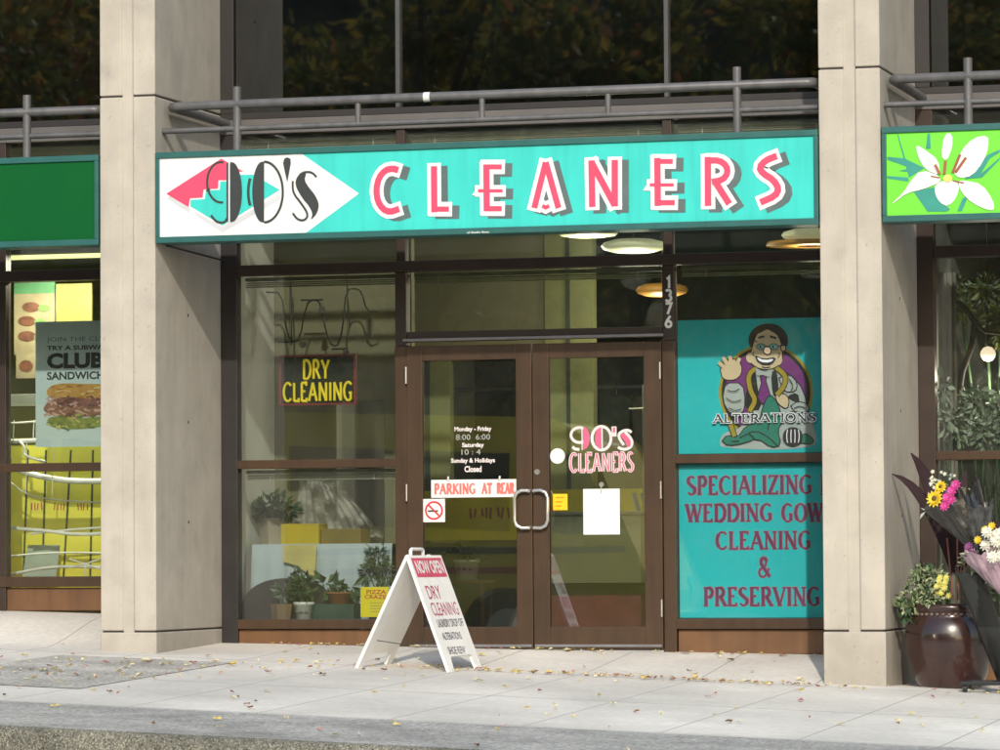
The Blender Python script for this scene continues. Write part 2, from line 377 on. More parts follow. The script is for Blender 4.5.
def pave_mat():
    m = mat('pavement_concrete', (.72, .675, .60), .9, var=.12, scale=1.3, bump=.2, bscale=120)
    n = m.node_tree; L = n.links; b = n.nodes['Principled BSDF']; src = b.inputs['Base Color'].links[0].from_socket
    tc = n.nodes.new('ShaderNodeTexCoord'); sx = n.nodes.new('ShaderNodeSeparateXYZ'); L.new(tc.outputs['Object'], sx.inputs[0])
    def joint(sock, off, per, w):
        a = n.nodes.new('ShaderNodeMath'); a.operation = 'ADD'; a.inputs[1].default_value = off+200*per; L.new(sock, a.inputs[0])
        d = n.nodes.new('ShaderNodeMath'); d.operation = 'MODULO'; d.inputs[1].default_value = per; L.new(a.outputs[0], d.inputs[0])
        c = n.nodes.new('ShaderNodeMath'); c.operation = 'LESS_THAN'; c.inputs[1].default_value = w; L.new(d.outputs[0], c.inputs[0]); return c.outputs[0]
    j1 = joint(sx.outputs[0], -1.49, .778, .009); j2 = joint(sx.outputs[1], 1.62, 2.05, .02)
    mm = n.nodes.new('ShaderNodeMath'); mm.operation = 'MAXIMUM'; L.new(j1, mm.inputs[0]); L.new(j2, mm.inputs[1])
    # slab to slab tone
    v = n.nodes.new('ShaderNodeTexNoise'); v.inputs['Scale'].default_value = .55; v.inputs['Detail'].default_value = 2; L.new(tc.outputs['Object'], v.inputs['Vector'])
    r = n.nodes.new('ShaderNodeMapRange'); r.inputs[1].default_value = .35; r.inputs[2].default_value = .65; r.inputs[3].default_value = .85; r.inputs[4].default_value = 1.12; L.new(v.outputs['Fac'], r.inputs[0])
    st = n.nodes.new('ShaderNodeTexNoise'); st.inputs['Scale'].default_value = 22; st.inputs['Detail'].default_value = 8; L.new(tc.outputs['Object'], st.inputs['Vector'])
    r3 = n.nodes.new('ShaderNodeMapRange'); r3.inputs[1].default_value = .3; r3.inputs[2].default_value = .7; r3.inputs[3].default_value = .9; r3.inputs[4].default_value = 1.06; L.new(st.outputs['Fac'], r3.inputs[0])
    q = n.nodes.new('ShaderNodeMath'); q.operation = 'MULTIPLY'; L.new(r.outputs[0], q.inputs[0]); L.new(r3.outputs[0], q.inputs[1])
    mx = n.nodes.new('ShaderNodeMix'); mx.data_type = 'RGBA'; mx.blend_type = 'MULTIPLY'; mx.inputs['Factor'].default_value = 1
    L.new(src, mx.inputs['A']); L.new(q.outputs[0], mx.inputs['B'])
    m2 = n.nodes.new('ShaderNodeMix'); m2.data_type = 'RGBA'; L.new(mm.outputs[0], m2.inputs['Factor']); L.new(mx.outputs['Result'], m2.inputs['A']); m2.inputs['B'].default_value = (.36, .33, .30, 1)
    L.new(m2.outputs['Result'], b.inputs['Base Color']); return m
M_pave = pave_mat()
def aggregate(name, cols, scale=90, bump=.6):
    m = bpy.data.materials.new(name); m.use_nodes = True; n = m.node_tree; L = n.links; b = n.nodes['Principled BSDF']
    b.inputs['Roughness'].default_value = .9
    tc = n.nodes.new('ShaderNodeTexCoord'); v = n.nodes.new('ShaderNodeTexVoronoi'); v.inputs['Scale'].default_value = scale
    L.new(tc.outputs['Object'], v.inputs['Vector'])
    sp = n.nodes.new('ShaderNodeSeparateColor'); L.new(v.outputs['Color'], sp.inputs[0])
    cr = n.nodes.new('ShaderNodeValToRGB'); L.new(sp.outputs[0], cr.inputs[0])
    el = cr.color_ramp.elements
    el[0].color = (*cols[0], 1); el[1].color = (*cols[-1], 1)
    for i, c in enumerate(cols[1:-1]):
        e = el.new((i+1)/(len(cols)-1)); e.color = (*c, 1)
    z = n.nodes.new('ShaderNodeTexNoise'); z.inputs['Scale'].default_value = 2.2; z.inputs['Detail'].default_value = 6; L.new(tc.outputs['Object'], z.inputs['Vector'])
    r = n.nodes.new('ShaderNodeMapRange'); r.inputs[1].default_value = .3; r.inputs[2].default_value = .7; r.inputs[3].default_value = .7; r.inputs[4].default_value = 1.2; L.new(z.outputs['Fac'], r.inputs[0])
    mx = n.nodes.new('ShaderNodeMix'); mx.data_type = 'RGBA'; mx.blend_type = 'MULTIPLY'; mx.inputs['Factor'].default_value = 1
    L.new(cr.outputs[0], mx.inputs['A']); L.new(r.outputs[0], mx.inputs['B']); L.new(mx.outputs['Result'], b.inputs['Base Color'])
    bp = n.nodes.new('ShaderNodeBump'); bp.inputs['Strength'].default_value = bump; bp.inputs['Distance'].default_value = .01
    L.new(v.outputs['Distance'], bp.inputs['Height']); L.new(bp.outputs['Normal'], b.inputs['Normal'])
    return m
M_agg = aggregate('exposed_aggregate', [(.26, .25, .23), (.54, .51, .45), (.38, .36, .33), (.70, .66, .57), (.44, .40, .34)], 60)
M_agg2 = aggregate('kerb_aggregate', [(.24, .23, .21), (.44, .425, .39), (.32, .31, .285), (.58, .555, .5)], 55)
M_kerb = aggregate('kerb_rough', [(.06, .06, .05), (.24, .23, .18), (.12, .12, .10), (.38, .36, .28), (.10, .10, .085)], 120, .8)
M_asph = mat('asphalt', (.15, .148, .145), .9, var=.25, scale=30, bump=.5, bscale=200)

sheet('pavement', -60, 60, -5.75, -1.345, 120, 12, zg, M_pave)
LV = {-1: .262, 0: None, 1: -.245}
def bayz(lv, x0):
    def f(x, y):
        t = min(1, max(0, (y+1.345)/1.345)); a = zg(x, -1.345)
        b = (-.003-.019*x) if lv is None else lv-.03*(x-x0)
        t = t*t*(3-2*t) if lv is not None else t
        return a+(b-a)*t
    return f
sheet('pavement', -7.6, -2.5, -1.345, .15, 20, 10, bayz(LV[-1], -3.65), M_pave)
sheet('pavement', -2.5, 2.5, -1.345, .15, 20, 10, bayz(None, 0), M_pave)
sheet('pavement', 2.5, 7.6, -1.345, .15, 20, 10, bayz(LV[1], 3.1), M_pave)
sheet('aggregate_strip', -60, 60, -7.27, -5.75, 120, 6, lambda x, y: zg(x, y), M_agg2)
mb = MB()
n = 120; vs = []
for i in range(n+1):
    x = -60+i
    for y, dz in ((-7.27, 0), (-7.31, -.012), (-7.335, -.05), (-7.36, -.24)): vs.append((x, y, zg(x, -7.27)+dz))
fs = [(i*4+k, (i+1)*4+k, (i+1)*4+k+1, i*4+k+1) for i in range(n) for k in range(3)]
mb.add(vs, fs, True); tag(mb.build('kerb', M_kerb), kind='structure')
sheet('road', -60, 60, -31, -7.355, 60, 20, lambda x, y: zg(x, -8)-.19-.012*(-7.4-y), M_asph)
M_far = mat('far_ground_grass', (.06, .065, .03), .95, var=.4, scale=.8)
sheet('ground', -300, 300, -300, 300, 60, 60, lambda x, y: zg(x, -8)-.75 if y < -20 else zg(x, -8)-1.2, M_far)
sheet('far_pavement', -60, 60, -36, -31, 60, 4, lambda x, y: zg(x, -8)-.34, M_pave)
# exposed aggregate panel let into the pavement
sheet('aggregate_panel', -2.79, -1.565, -4.66, -1.93, 10, 20, lambda x, y: zg(x, y)+.004, M_agg)

# ------------------------------------------------------------------ columns
XL0, XL1, XR0, XR1, DC = -2.7275, -2.3215, 2.3215, 2.7305, 1.345
ZJ1, ZJ2 = .147, 3.8335
def column(x0, x1, label, zb):
    root = thing('concrete_column', label, 'column', ((x0+x1)/2, -DC/2, zb), 'concrete columns of the arcade')
    cx = (x0+x1)/2; g = .043
    def section(z0, z1, name, groove=True):
        mb = MB()
        if groove:
            P = [(x0, 0.02), (x0, -DC), (cx-g, -DC), (cx-g+.006, -DC+.014), (cx+g-.006, -DC+.014), (cx+g, -DC), (x1, -DC), (x1, 0.02)]
        else:
            P = [(x0-.002, .02), (x0-.002, -DC-.002), (x1+.002, -DC-.002), (x1+.002, .02)]
        n = len(P)
        # several rings so the edge bevel stays even
        vs = [(px, py, z0) for px, py in P]+[(px, py, z1) for px, py in P]
        mb.add(vs, [(i, (i+1) % n, n+(i+1) % n, n+i) for i in range(n)]+[tuple(range(n-1, -1, -1)), tuple(range(n, 2*n))])
        return mb.build(name, M_conc, root, bevel=.008)
    section(ZJ1+.006, ZJ2-.006, 'shaft'); section(ZJ2+.006, 7.2, 'upper_shaft'); section(zb-.4, ZJ1-.006, 'plinth', False)
    mb = MB()
    for z in (ZJ1, ZJ2): mb.box(x0+.012, cx-g-.002, -DC+.012, 0, z-.0055, z+.0055); mb.box(cx+g+.002, x1-.012, -DC+.012, 0, z-.0055, z+.0055); mb.box(cx-g-.001, cx+g+.001, -DC+.035, -.01, z-.005, z+.005)
    mb.build('joint', M_joint, root)
    mb = MB(); mb.box(cx-g+.004, cx+g-.004, -DC+.0125, -DC+.03, ZJ1-.012, ZJ2+.012)
    mb.build('rib', M_conc, root)
    mb = MB()
    for zz in (.9, 1.6, 2.35, 3.1, 4.6):
        mb.tube([(x1-.002, -DC*.52, zz), (x1+.0012, -DC*.52, zz)], .012, 8)
    mb.build('tie_hole', M_joint, root)
    return root
column(XL0, XL1, 'pale concrete column left of the teal sign, beside the dark green sign', 0)
column(XR0, XR1, 'pale concrete column between the teal sign and the lily sign, tall plinth, urn beside it', -.2)
# columns further along carry the next bays (just outside the frame)
column(-7.78, -7.37, 'pale concrete column at far end of the left bay, out past the photo edge', .2)
column(7.37, 7.78, 'pale concrete column at far end of the right bay, out past the photo edge', -.45)

# ------------------------------------------------------------------ facade of each bay
def frame_bar(mb, x0, x1, z0, z1, y0=-.02, y1=.06): mb.box(x0, x1, y0, y1, z0, z1)
def pane(x0, x1, z0, z1, m, parent, y=.02, name='window_pane'):
    mb = MB(); mb.box(x0, x1, y, y+.006, z0, z1); return mb.build(name, m, parent)

ZT0, ZT1 = 2.667, 2.742      # transom bar
ZM0, ZM1 = 1.283, 1.344      # middle bar
ZB0, ZB1 = 3.685, 3.79       # beam above the signs
# ---- cleaners
sf = thing('storefront', 'bronze framed glazed shop front of the cleaners with double doors, under the teal sign', 'shop front', (0, 0, 0), 'shop fronts between the columns')
def member(name, boxes, m=M_bronze, bevel=.004, parent=None):
    for b in boxes:
        mb = MB(); mb.box(*b); mb.build(name, m, parent or sf, bevel=bevel)
member('jamb', [(-2.318, -2.196, -.03, .07, .0, ZB0)], M_dark)  # left jamb coloured darker to paint the shade beside the column
member('jamb', [(2.23, 2.318, -.03, .07, -.06, ZB0)], M_bronze)
member('mullion', [(-1.013, -.921, -.03, .07, -.03, 2.14), (.935, 1.024, -.03, .07, -.06, 2.14)], M_bronze_d)
member('mullion', [(-1.008, -.926, -.031, .07, 2.142, ZT0), (.938, 1.022, -.031, .07, 2.142, ZT0)], M_bronze)
member('mullion', [(-1.0, -.935, -.02, .07, ZT1, ZB0), (.945, 1.01, -.02, .07, ZT1, ZB0)], M_bronze)
member('transom', [(-2.196, 2.23, -.045, .07, ZT0, ZT1)], M_bronze)
member('middle_bar', [(-2.196, -1.013, -.032, .06, ZM0, ZM1), (1.024, 2.23, -.032, .06, ZM0, ZM1)], M_bronze_d)
member('sill', [(-2.196, -1.013, -.04, .1, .14, .2065), (1.024, 2.23, -.04, .1, .135, .2065)], M_bronze_d)
member('base_panel', [(-2.196, -1.013, -.005, .05, .025, .135), (1.03, 2.23, -.005, .05, -.035, .130)], M_panel, .003)
member('door_header', [(-.921, .935, -.034, .07, 2.19, 2.238)], M_bronze)
member('drip_edge', [(-.94, .955, -.075, .07, 2.168, 2.188)], M_drip, .003)
member('threshold', [(-.921, .935, -.06, .12, -.045, -.012)], M_steel, .003)
member('foot_block', [(1.03, 1.115, -.02, .02, -.07, -.037)], M_bronze)
# panes
pane(-2.196, -1.013, ZM1, ZT0, M_glass, sf); pane(-2.196, -1.013, .2065, ZM0, M_glass, sf)
pane(1.024, 2.23, ZM1, ZT0, M_glass, sf); pane(1.024, 2.23, .2065, ZM0, M_glass, sf)
pane(-.921, .935, 2.238, ZT0, M_glass, sf)
pane(-2.196, -1.0, ZT1, ZB0, M_glass, sf); pane(-.935, .945, ZT1, ZB0, M_glass, sf); pane(1.01, 2.23, ZT1, ZB0, M_glass, sf)
# doors
def door(x0, x1, gx0, gx1, hinge_x, handle_x, sgn):
    d = MB(); y0, y1 = -.05, .0
    d.box(x0, gx0, y0, y1, .0, 2.135); d.box(gx1, x1, y0, y1, .0, 2.135)
    d.box(gx0, gx1, y0, y1, 2.03, 2.135); d.box(gx0, gx1, y0, y1, .0, .153)
    o = d.build('door', M_bronze_d, sf, bevel=.004)
    pane(gx0, gx1, .153, 2.03, M_dglass, o, y=-.028, name='pane')
    for z in (1.87, 1.04, .22):
        h = MB(); h.tube([(hinge_x, -.056, z), (hinge_x, -.056, z+.12)], .008, 10); h.build('hinge', M_steel, o)
    hb = MB(); za, zb_ = .845, 1.105; hx = handle_x
    hb.tube([(hx, -.05, zb_), (hx, -.075, zb_), (hx+sgn*.0, -.085, zb_-.002)], .013, 10)
    hb.tube([(hx, -.05, za), (hx, -.085, za)], .013, 10)
    pts = [(hx, -.085, zb_), (hx+sgn*.05, -.09, zb_+.002), (hx+sgn*.085, -.092, zb_-.015), (hx+sgn*.1, -.093, zb_-.05), (hx+sgn*.1, -.093, za+.05), (hx+sgn*.085, -.092, za+.015), (hx+sgn*.05, -.09, za-.002), (hx, -.085, za)]
    hb.tube(pts, .0125, 12); hb.build('handle', M_steel, o)
    k = MB(); k.box(x0+.01, x1-.01, -.054, -.0505, .012, .03); k.build('kick_strip', M_drip, o)
    return o
d1 = door(-.918, -.003, -.805, -.119, -.922, -.02, -1)
d2 = door(.003, .932, .12, .805, .925, .02, 1)
lk = MB(); lk.tube([(.036, -.05, 1.235), (.036, -.062, 1.235)], .02, 14); lk.build('lock', M_steel, d2)
# lettering on the right door pane
YD = -.0295
dl = MB(); dl.mat(M_white)
def dz(zx, zy): return at(545+zx*.1, 410+zy*.1, YD)
def poly(mb, pts, y, f): mb.prism([f(*p) for p in pts], y, y)
def rib(mb, pts, w, y, f, closed=False): mb.ribbon([f(*p) for p in pts], w, y, closed)
M_lpink = mat('vinyl_pink', hexc(226, 92, 128), .5)
M_lgrey = mat('vinyl_grey', hexc(215, 208, 206), .5)
dl.mat(M_lgrey)
rib(dl, arc(345, 250, 85, 75, 40, 320, 22), .020, YD, dz); rib(dl, [(370, 165), (372, 400)], .008, YD-.0002, dz); rib(dl, [(345, 395), (300, 390), (275, 368)], .020, YD-.0001, dz)
rib(dl, arc(565, 282, 95, 118, 0, 360, 30), .020, YD, dz)
rib(dl, [(570, 165), (572, 400)], .010, YD-.0002, dz)
rib(dl, [(690, 165), (692, 265)], .035, YD, dz)
rib(dl, smoothpts([(865, 225), (835, 200), (780, 208), (735, 240), (745, 290), (790, 350)]), .02, YD, dz)
rib(dl, smoothpts([(800, 220), (850, 270), (875, 320), (860, 370), (810, 395), (760, 390), (730, 370)]), .02, YD-.0002, dz)
dl.mat(M_lpink)
poly(dl, [(382, 170)]+arc(385, 282, 62, 112, -85, 85, 14)+[(382, 395)], YD-.0006, dz)
poly(dl, [(562, 172)]+arc(560, 282, 58, 108, 268, 92, 14)+[(562, 392)], YD-.0006, dz)
rib(dl, [(690, 175), (691, 225)], .018, YD-.0007, dz)
poly(dl, smoothpts([(755, 245), (790, 225), (845, 290), (862, 345), (845, 372), (822, 368), (800, 310), (765, 275)], True), YD-.0007, dz)
a0 = at(569.5, 453.5, YD); a1 = at(633.5, 471, YD)
dl.mat(M_lgrey); stroke_text(dl, 'CLEANERS', a0[0], a1[0], a1[1], a0[1], YD, .023, .020, sp=.12)
dl.mat(M_lpink); stroke_text(dl, 'CLEANERS', a0[0], a1[0], a1[1], a0[1], YD-.0018, .009, .008, sp=.12)
dl.build('lettering', None, d2)
# opening hours on the left door pane
M_vin = mat('vinyl_white', (.75, .68, .66), .5)
M_hour = mat('vinyl_grey_hours', (.36, .37, .33), .5)
for t, cu, cv, w, h, m, bo in [('Monday - Friday', 473, 429.5, 37, 6.5, M_vin, .03), ('8:00  6:00', 473, 437, 34, 6, M_hour, .0), ('Saturday', 473, 445.5, 22, 6, M_vin, .03), ('10 : 4', 471, 452, 19, 5.6, M_hour, 0), ('Sunday & Holidays', 473, 461, 44, 6.5, M_vin, .03), ('Closed', 473, 469, 17, 6.5, M_vin, .03)]:
    p = at(cu-w/2, cv+h/2, YD); q = at(cu+w/2, cv-h/2, YD)
    font_text(t, p[0], q[0], p[1], q[1], YD, m, 'lettering', d1, bold=bo)
# house number down the right mullion
nb = MB(); nb.mat(M_paper)
for c, v0, v1 in [('1', 277, 288), ('3', 290, 301), ('7', 303.5, 314), ('6', 316, 327)]:
    x0, z1 = at(664.8, v0, -.033); x1, z0 = at(672.2, v1, -.033)
    if c == '1': x0 += .008; x1 -= .004
    stroke_text(nb, c, x0, x1, z0, z1, -.033, .018, .018)
nb.build('house_number', None, sf)

# blinds inside
def blinds(x0, x1, z0, z1, y, label, n=None):
    root = thing('window_blind', label, 'blind', ((x0+x1)/2, y, z1), 'blinds drawn up behind the shop glass')
    m = mat('blind_slats', (.42, .43, .34), .5, var=.15, scale=10)
    mb = MB(); mb.box(x0, x1, y, y+.03, z1-.028, z1); mb.build('headrail', m, root)
    mb = MB(); k = n or max(2, int((z1-z0-.03)/.014))
    for i in range(k):
        z = z1-.032-(z1-z0-.032)*(i+.5)/k
        mb.obox(((x0+x1)/2, y+.015, z), ((x1-x0)/2-.004, 0, 0), (0, .012, .005), (0, -.0004, .001))
    mb.build('slats', m, root)
    for x in (x0+.18, x1-.18): mb = MB(); mb.box(x-.003, x+.003, y+.001, y+.003, z0, z1); mb.build('cord', M_paper, root)
    return root
blinds(-2.17, -1.03, 2.585, 2.66, .08, 'bundled pale blind under the transom above the neon sign')
blinds(-.9, .92, 2.585, 2.66, .08, 'bundled pale blind under the transom above the doors')
blinds(1.05, 2.22, 2.585, 2.66, .08, 'bundled pale blind above the tailor poster')
blinds(-2.17, -1.03, 1.20, 1.275, .09, 'bundled pale blind under the middle bar above the plant table')
blinds(-2.17, -1.02, 3.40, 3.66, .08, 'half lowered pale blind over the left end of the teal sign')
blinds(-.92, .93, 3.36, 3.66, .08, 'half lowered slatted blind over the middle of the teal sign')
blinds(1.03, 2.2, 3.52, 3.66, .08, 'raised pale blind over the right end of the teal sign')

# ---- upper storey glazing of each bay
M_spand = mat('spandrel_grey', (.11, .10, .095), .5, var=.15, scale=3)
M_room = mat('dark_room', (.02, .02, .02), .9)
def upper(x0, x1, mulls, label):
    r = thing('upper_window', label, 'window', ((x0+x1)/2, 0, ZB1), 'dark upper storey windows')
    mb = MB(); mb.box(x0, x1, -.04, .1, ZB0, ZB1); mb.build('spandrel', M_spand, r, bevel=.004)
    mb = MB(); mb.box(x0, x1, -.02, .06, ZB1+.002, ZB1+.05); mb.build('sill', M_dark, r, bevel=.004)
    for x in [x0+.05]+mulls+[x1-.05]:
        w = .05 if x in (x0+.05, x1-.05) else .015
        mb = MB(); mb.box(x-w, x+w, -.02, .06, ZB1+.05, 7.2); mb.build('mullion', M_dark if w == .05 else mat('mullion_grey', (.06, .062, .063), .5), r, bevel=.003)
    e = [x0+.1]+mulls+[x1-.1]
    for a, b in zip(e[:-1], e[1:]):
        mb = MB(); mb.box(a+.01, b-.01, .02, .026, ZB1+.05, 7.2); mb.build('pane', M_uglass, r)
    mb = MB(); mb.box(x0-.9, x1+.3, 1.6, 1.7, ZB1, 7.2); mb.box(x0, x1, .03, 1.6, ZB1-.02, ZB1+.0); mb.box(x0, x1, .0, 1.7, 7.2, 7.3)
    mb.build('room_lining', M_room, r)
    return r
upper(XL1, XR0, [-.985, .978], 'dark upper window above the teal sign reflecting autumn trees')
upper(-7.37, XL0, [-5.0], 'dark upper window above the dark green sign')
upper(XR1, 7.37, [5.0], 'dark upper window above the lily sign')
# dark return beside the upper glass seen right of each column
# ------------------------------------------------------------------ sign boards
def signboard(x0, x1, z0, z1, label, yf=-1.36, yb=-1.12, fw=.042):
    r = thing('shop_sign', label, 'sign', ((x0+x1)/2, (yf+yb)/2, z0), 'boxed shop signs between the columns')
    mb = MB()
    mb.box(x0, x1, yf, yb, z1-fw, z1); mb.box(x0, x1, yf, yb, z0, z0+fw)
    mb.box(x0, x0+fw*.7, yf, yb, z0+fw, z1-fw); mb.box(x1-fw*.7, x1, yf, yb, z0+fw, z1-fw)
    mb.box(x0+fw*.7, x1-fw*.7, yb-.02, yb, z0+fw, z1-fw)
    mb.build('frame', M_sframe, r, bevel=.004)
    return r
ZS0, ZS1 = 2.81, 3.435
YF = -1.345
sg = signboard(-2.316, 2.316, ZS0, ZS1, 'long teal and white lit shop sign reading 90\'s CLEANERS')
mb = MB(); mb.box(-2.287, 2.287, YF, YF+.01, ZS0+.042, ZS1-.042); mb.build('face', M_teal, sg)
def pA(zx, zy): return at(150+zx*.22, 130+zy*.22, YF)
xl = -2.287; zt_, zb_ = ZS1-.042, ZS0+.042
emb = MB(); emb.mat(M_white)
p1 = at(301.8, 152, YF)[0]; p2 = at(359, 193.5, YF); p3 = at(306, 234, YF)[0]
emb.prism([(xl, zb_), (p3, zb_), (p2[0], p2[1]), (p1, zt_), (xl, zt_)], YF-.0015, YF-.0015)
y = YF-.003
emb.mat(M_grey)
poly(emb, [(82, 312), (88, 300), (180, 352), (180, 378)], y, pA); poly(emb, [(210, 388), (195, 365), (330, 440), (590, 292), (592, 316), (330, 466)], y, pA)
emb.mat(M_teal)
poly(emb, [(185, 318), (250, 314), (255, 276), (318, 272), (320, 235), (370, 232), (372, 205), (470, 203), (590, 272), (330, 434), (185, 347)], y-.001, pA)
emb.mat(M_pink)
poly(emb, [(75, 290), (325, 130), (425, 189), (400, 189), (372, 203), (370, 228), (312, 228), (310, 266), (245, 270), (240, 307), (183, 310), (176, 350)], y-.002, pA)
emb.build('emblem', None, sg)
nm = MB(); nm.mat(M_black); y = YF-.006
lw = .016
rib(nm, arc(325, 238, 64, 92, -80, -200, 12)[::1]+arc(325, 238, 64, 92, 160, 82, 10), lw, y, pA)
rib(nm, [(353, 150), (353, 415)], lw*.8, y-.0002, pA)
rib(nm, smoothpts([(353, 400), (340, 422), (305, 420), (278, 388)]), lw, y-.0004, pA)
poly(nm, [(366, 145)]+arc(370, 282, 50, 138, -75, 75, 16)+[(366, 420)], y-.0006, pA)
nm.mat(M_white); rib(nm, [(361, 150), (361, 418)], .008, y-.001, pA); nm.mat(M_black)
poly(nm, [(520, 143)]+arc(512, 282, 46, 138, 260, 100, 16)+[(520, 420)], y-.0006, pA)
rib(nm, arc(520, 282, 85, 138, -90, 90, 20), lw, y-.0002, pA)
rib(nm, arc(470, 282, 22, 75, 235, 125, 10), .02, y-.0002, pA)
poly(nm, [(625, 238), (613, 185), (606, 150), (612, 130), (626, 124), (640, 132), (641, 152), (634, 190)], y, pA)
poly(nm, smoothpts([(700, 188), (668, 212), (660, 250), (690, 305), (728, 350), (742, 385), (728, 412), (758, 385), (772, 340), (752, 295), (718, 255), (702, 225), (712, 200)], True), y-.0006, pA)
rib(nm, smoothpts([(758, 214), (738, 192), (705, 190), (680, 205)]), lw*.9, y-.0003, pA)
rib(nm, smoothpts([(650, 232), (650, 285), (690, 335), (722, 385), (705, 412), (672, 408), (650, 378)]), lw*.9, y-.0003, pA)
nm.build('numeral_lettering', None, sg)
# the word: grey drop shadow, white outline, pink body
def pB(zx, zy): return at(355+zx*.22, 150+zy*.22, YF)
def pC(zx, zy): return at(575+zx*.25, 130+zy*.25, YF)
k = .22/.25
word = [
 (pB, 1, [([(198, 92), (172, 84), (138, 92), (110, 125), (97, 178), (104, 232), (127, 268), (158, 283), (202, 268)], 1)], []),
 (pB, 1, [([(360, 74), (362, 283)], 1), ([(350, 269), (428, 269)], .8)], []),
 (pB, 1, [([(598, 66), (600, 278)], 1), ([(585, 77), (668, 77)], .75), ([(560, 186), (672, 186)], .5), ([(588, 267), (668, 267)], .8)], [[(532, 206), (562, 163), (562, 206)]]),
 (pB, 1, [([(816, 264), (868, 56)], .95), ([(868, 56), (926, 264)], .95), ([(852, 254), (868, 262), (884, 254)], .6)], []),
 (pC, k, [([(70, 308), (67, 122)], 1), ([(66, 128), (160, 302)], 1), ([(160, 306), (160, 120)], 1)], []),
 (pC, k, [([(330, 112), (332, 304)], 1), ([(318, 126), (392, 126)], .75), ([(300, 220), (396, 220)], .5), ([(320, 291), (400, 291)], .8)], [[(272, 243), (302, 198), (302, 243)]]),
 (pC, k, [([(532, 108), (533, 304)], 1), ([(533, 122), (578, 122), (606, 142), (612, 172), (592, 200), (548, 208)], .95), ([(560, 205), (618, 296)], 1)], []),
 (pC, k, [([(808, 104), (762, 122), (738, 150), (752, 174), (795, 200), (816, 235), (802, 264), (742, 290)], 1)], []),
]
wp = .044; ww = .098
for f, kk, strokes, wedges in word:
    lt = MB()
    for layer, (m, w, dx, dz_, yo) in enumerate([(M_shadow, ww*.92, .05, -.022, .002), (M_white, ww, 0, 0, .004), (M_pink, wp, 0, 0, .006)]):
        lt.mat(m); i = 0
        for pts, ws in strokes:
            P = [f(*p) for p in (smoothpts(pts, k=1) if len(pts) > 3 else pts)]
            P = [(px+dx, pz+dz_) for px, pz in P]
            wid = w if layer < 2 and ws > .7 else (w*.8 if layer < 2 else w*ws)
            if layer < 2:   # the outline runs past the stroke ends
                a, b = Vector(P[0]), Vector(P[1]); d_ = (a-b).normalized()*.022; P[0] = tuple(a+d_)
                a, b = Vector(P[-1]), Vector(P[-2]); d_ = (a-b).normalized()*.022; P[-1] = tuple(a+d_)
            lt.ribbon(P, wid, YF-yo-.0002*i); i += 1
        if layer == 1:
            for wd in wedges: poly(lt, wd, YF-yo-.0011, f)
    lt.build('letter', None, sg)
# makers' mark and brackets
mk = MB(); a = at(467, 231.5, -1.362); b = at(489, 233.5, -1.362)
font_text('of Studio Signs', a[0], b[0], b[1], a[1], -1.362, M_paper, 'maker_lettering', sg, bold=.02)
for x in (-2.29, 2.29):
    br = MB(); br.tube([(x, -1.2, ZS0-.005), (x, -.02, ZS0-.03)], .008, 8); br.build('stay_rod', M_dark, sg)

# green sign on the left
M_green = mat('sign_green', hexc(0, 84, 36), .45, var=.06, scale=2, spec=.2)
s2 = signboard(-7.36, -2.735, ZS0, ZS1, 'plain dark green shop sign left of the left column')
mb = MB(); mb.box(-7.33, -2.765, YF, YF+.01, ZS0+.042, ZS1-.042); mb.build('face', M_green, s2)
# lily sign on the right
M_lime = mat('sign_lime', hexc(112, 214, 62), .35, var=.05, scale=2, coat=.2)
s3 = signboard(2.74, 7.36, ZS0, ZS1, 'lime green shop sign printed with a white lily')
mb = MB(); mb.box(2.77, 7.33, YF, YF+.01, ZS0+.042, ZS1-.042); mb.build('face', M_lime, s3)
def pL(zx, zy): return at(870+zx*.16, 120+zy*.16, YF)
lf = MB(); lf.mat(mat('print_leaf', hexc(45, 140, 125), .5)); y = YF-.002
for i, P in enumerate([[(108, 230), (215, 240), (340, 300), (245, 360), (225, 290), (108, 248)], [(108, 350), (240, 360), (240, 385), (108, 365)], [(360, 85), (375, 85), (380, 180), (350, 180)],
          [(275, 450), (400, 420), (420, 470), (500, 560), (480, 572), (360, 572)], [(545, 570), (580, 490), (612, 480), (575, 570)], [(812, 185), (740, 215), (590, 370), (700, 360), (812, 245), (812, 235), (690, 340), (750, 240), (812, 200)],
          [(170, 90), (176, 90), (235, 290), (225, 290)], [(180, 318), (240, 305), (240, 322)]]): poly(lf, P, y-.0003*i, pL)
lf.build('printed_leaves', None, s3)
lp = MB(); m1 = mat('print_petal', (.80, .79, .74), .5, var=.06, scale=7); m2 = mat('print_petal_shade', (.62, .66, .66), .5, var=.08, scale=9)
for i, (P, m) in enumerate([([(285, 150), (300, 230), (345, 310), (440, 350), (430, 250), (350, 190)], m2), ([(468, 85), (515, 85), (517, 170), (480, 260), (443, 225)], m1),
          ([(740, 95), (650, 110), (570, 190), (520, 330), (560, 365), (640, 350), (710, 260), (742, 170)], m1), ([(410, 398), (405, 460), (440, 520), (490, 540), (540, 490), (565, 400), (490, 372)], m1),
          ([(550, 380), (570, 450), (640, 520), (740, 565), (780, 560), (770, 500), (700, 400), (600, 380)], m1), ([(440, 350), (320, 310), (250, 390), (210, 455), (140, 520), (146, 522), (232, 455), (330, 435), (440, 390)], m1)]):
    lp.mat(m); poly(lp, smoothpts(P, True, 1), y-.004-.0004*i, pL)
lp.mat(m2)
for i, (a, b) in enumerate([((480, 540), (490, 400)), ((300, 370), (420, 365)), ((580, 310), (700, 130)), ((620, 420), (750, 540)), ((340, 200), (420, 320))]): rib(lp, [a, b], .006, y-.0075-.0002*i, pL)
lp.mat(mat('print_stamen', hexc(150, 85, 60), .5))
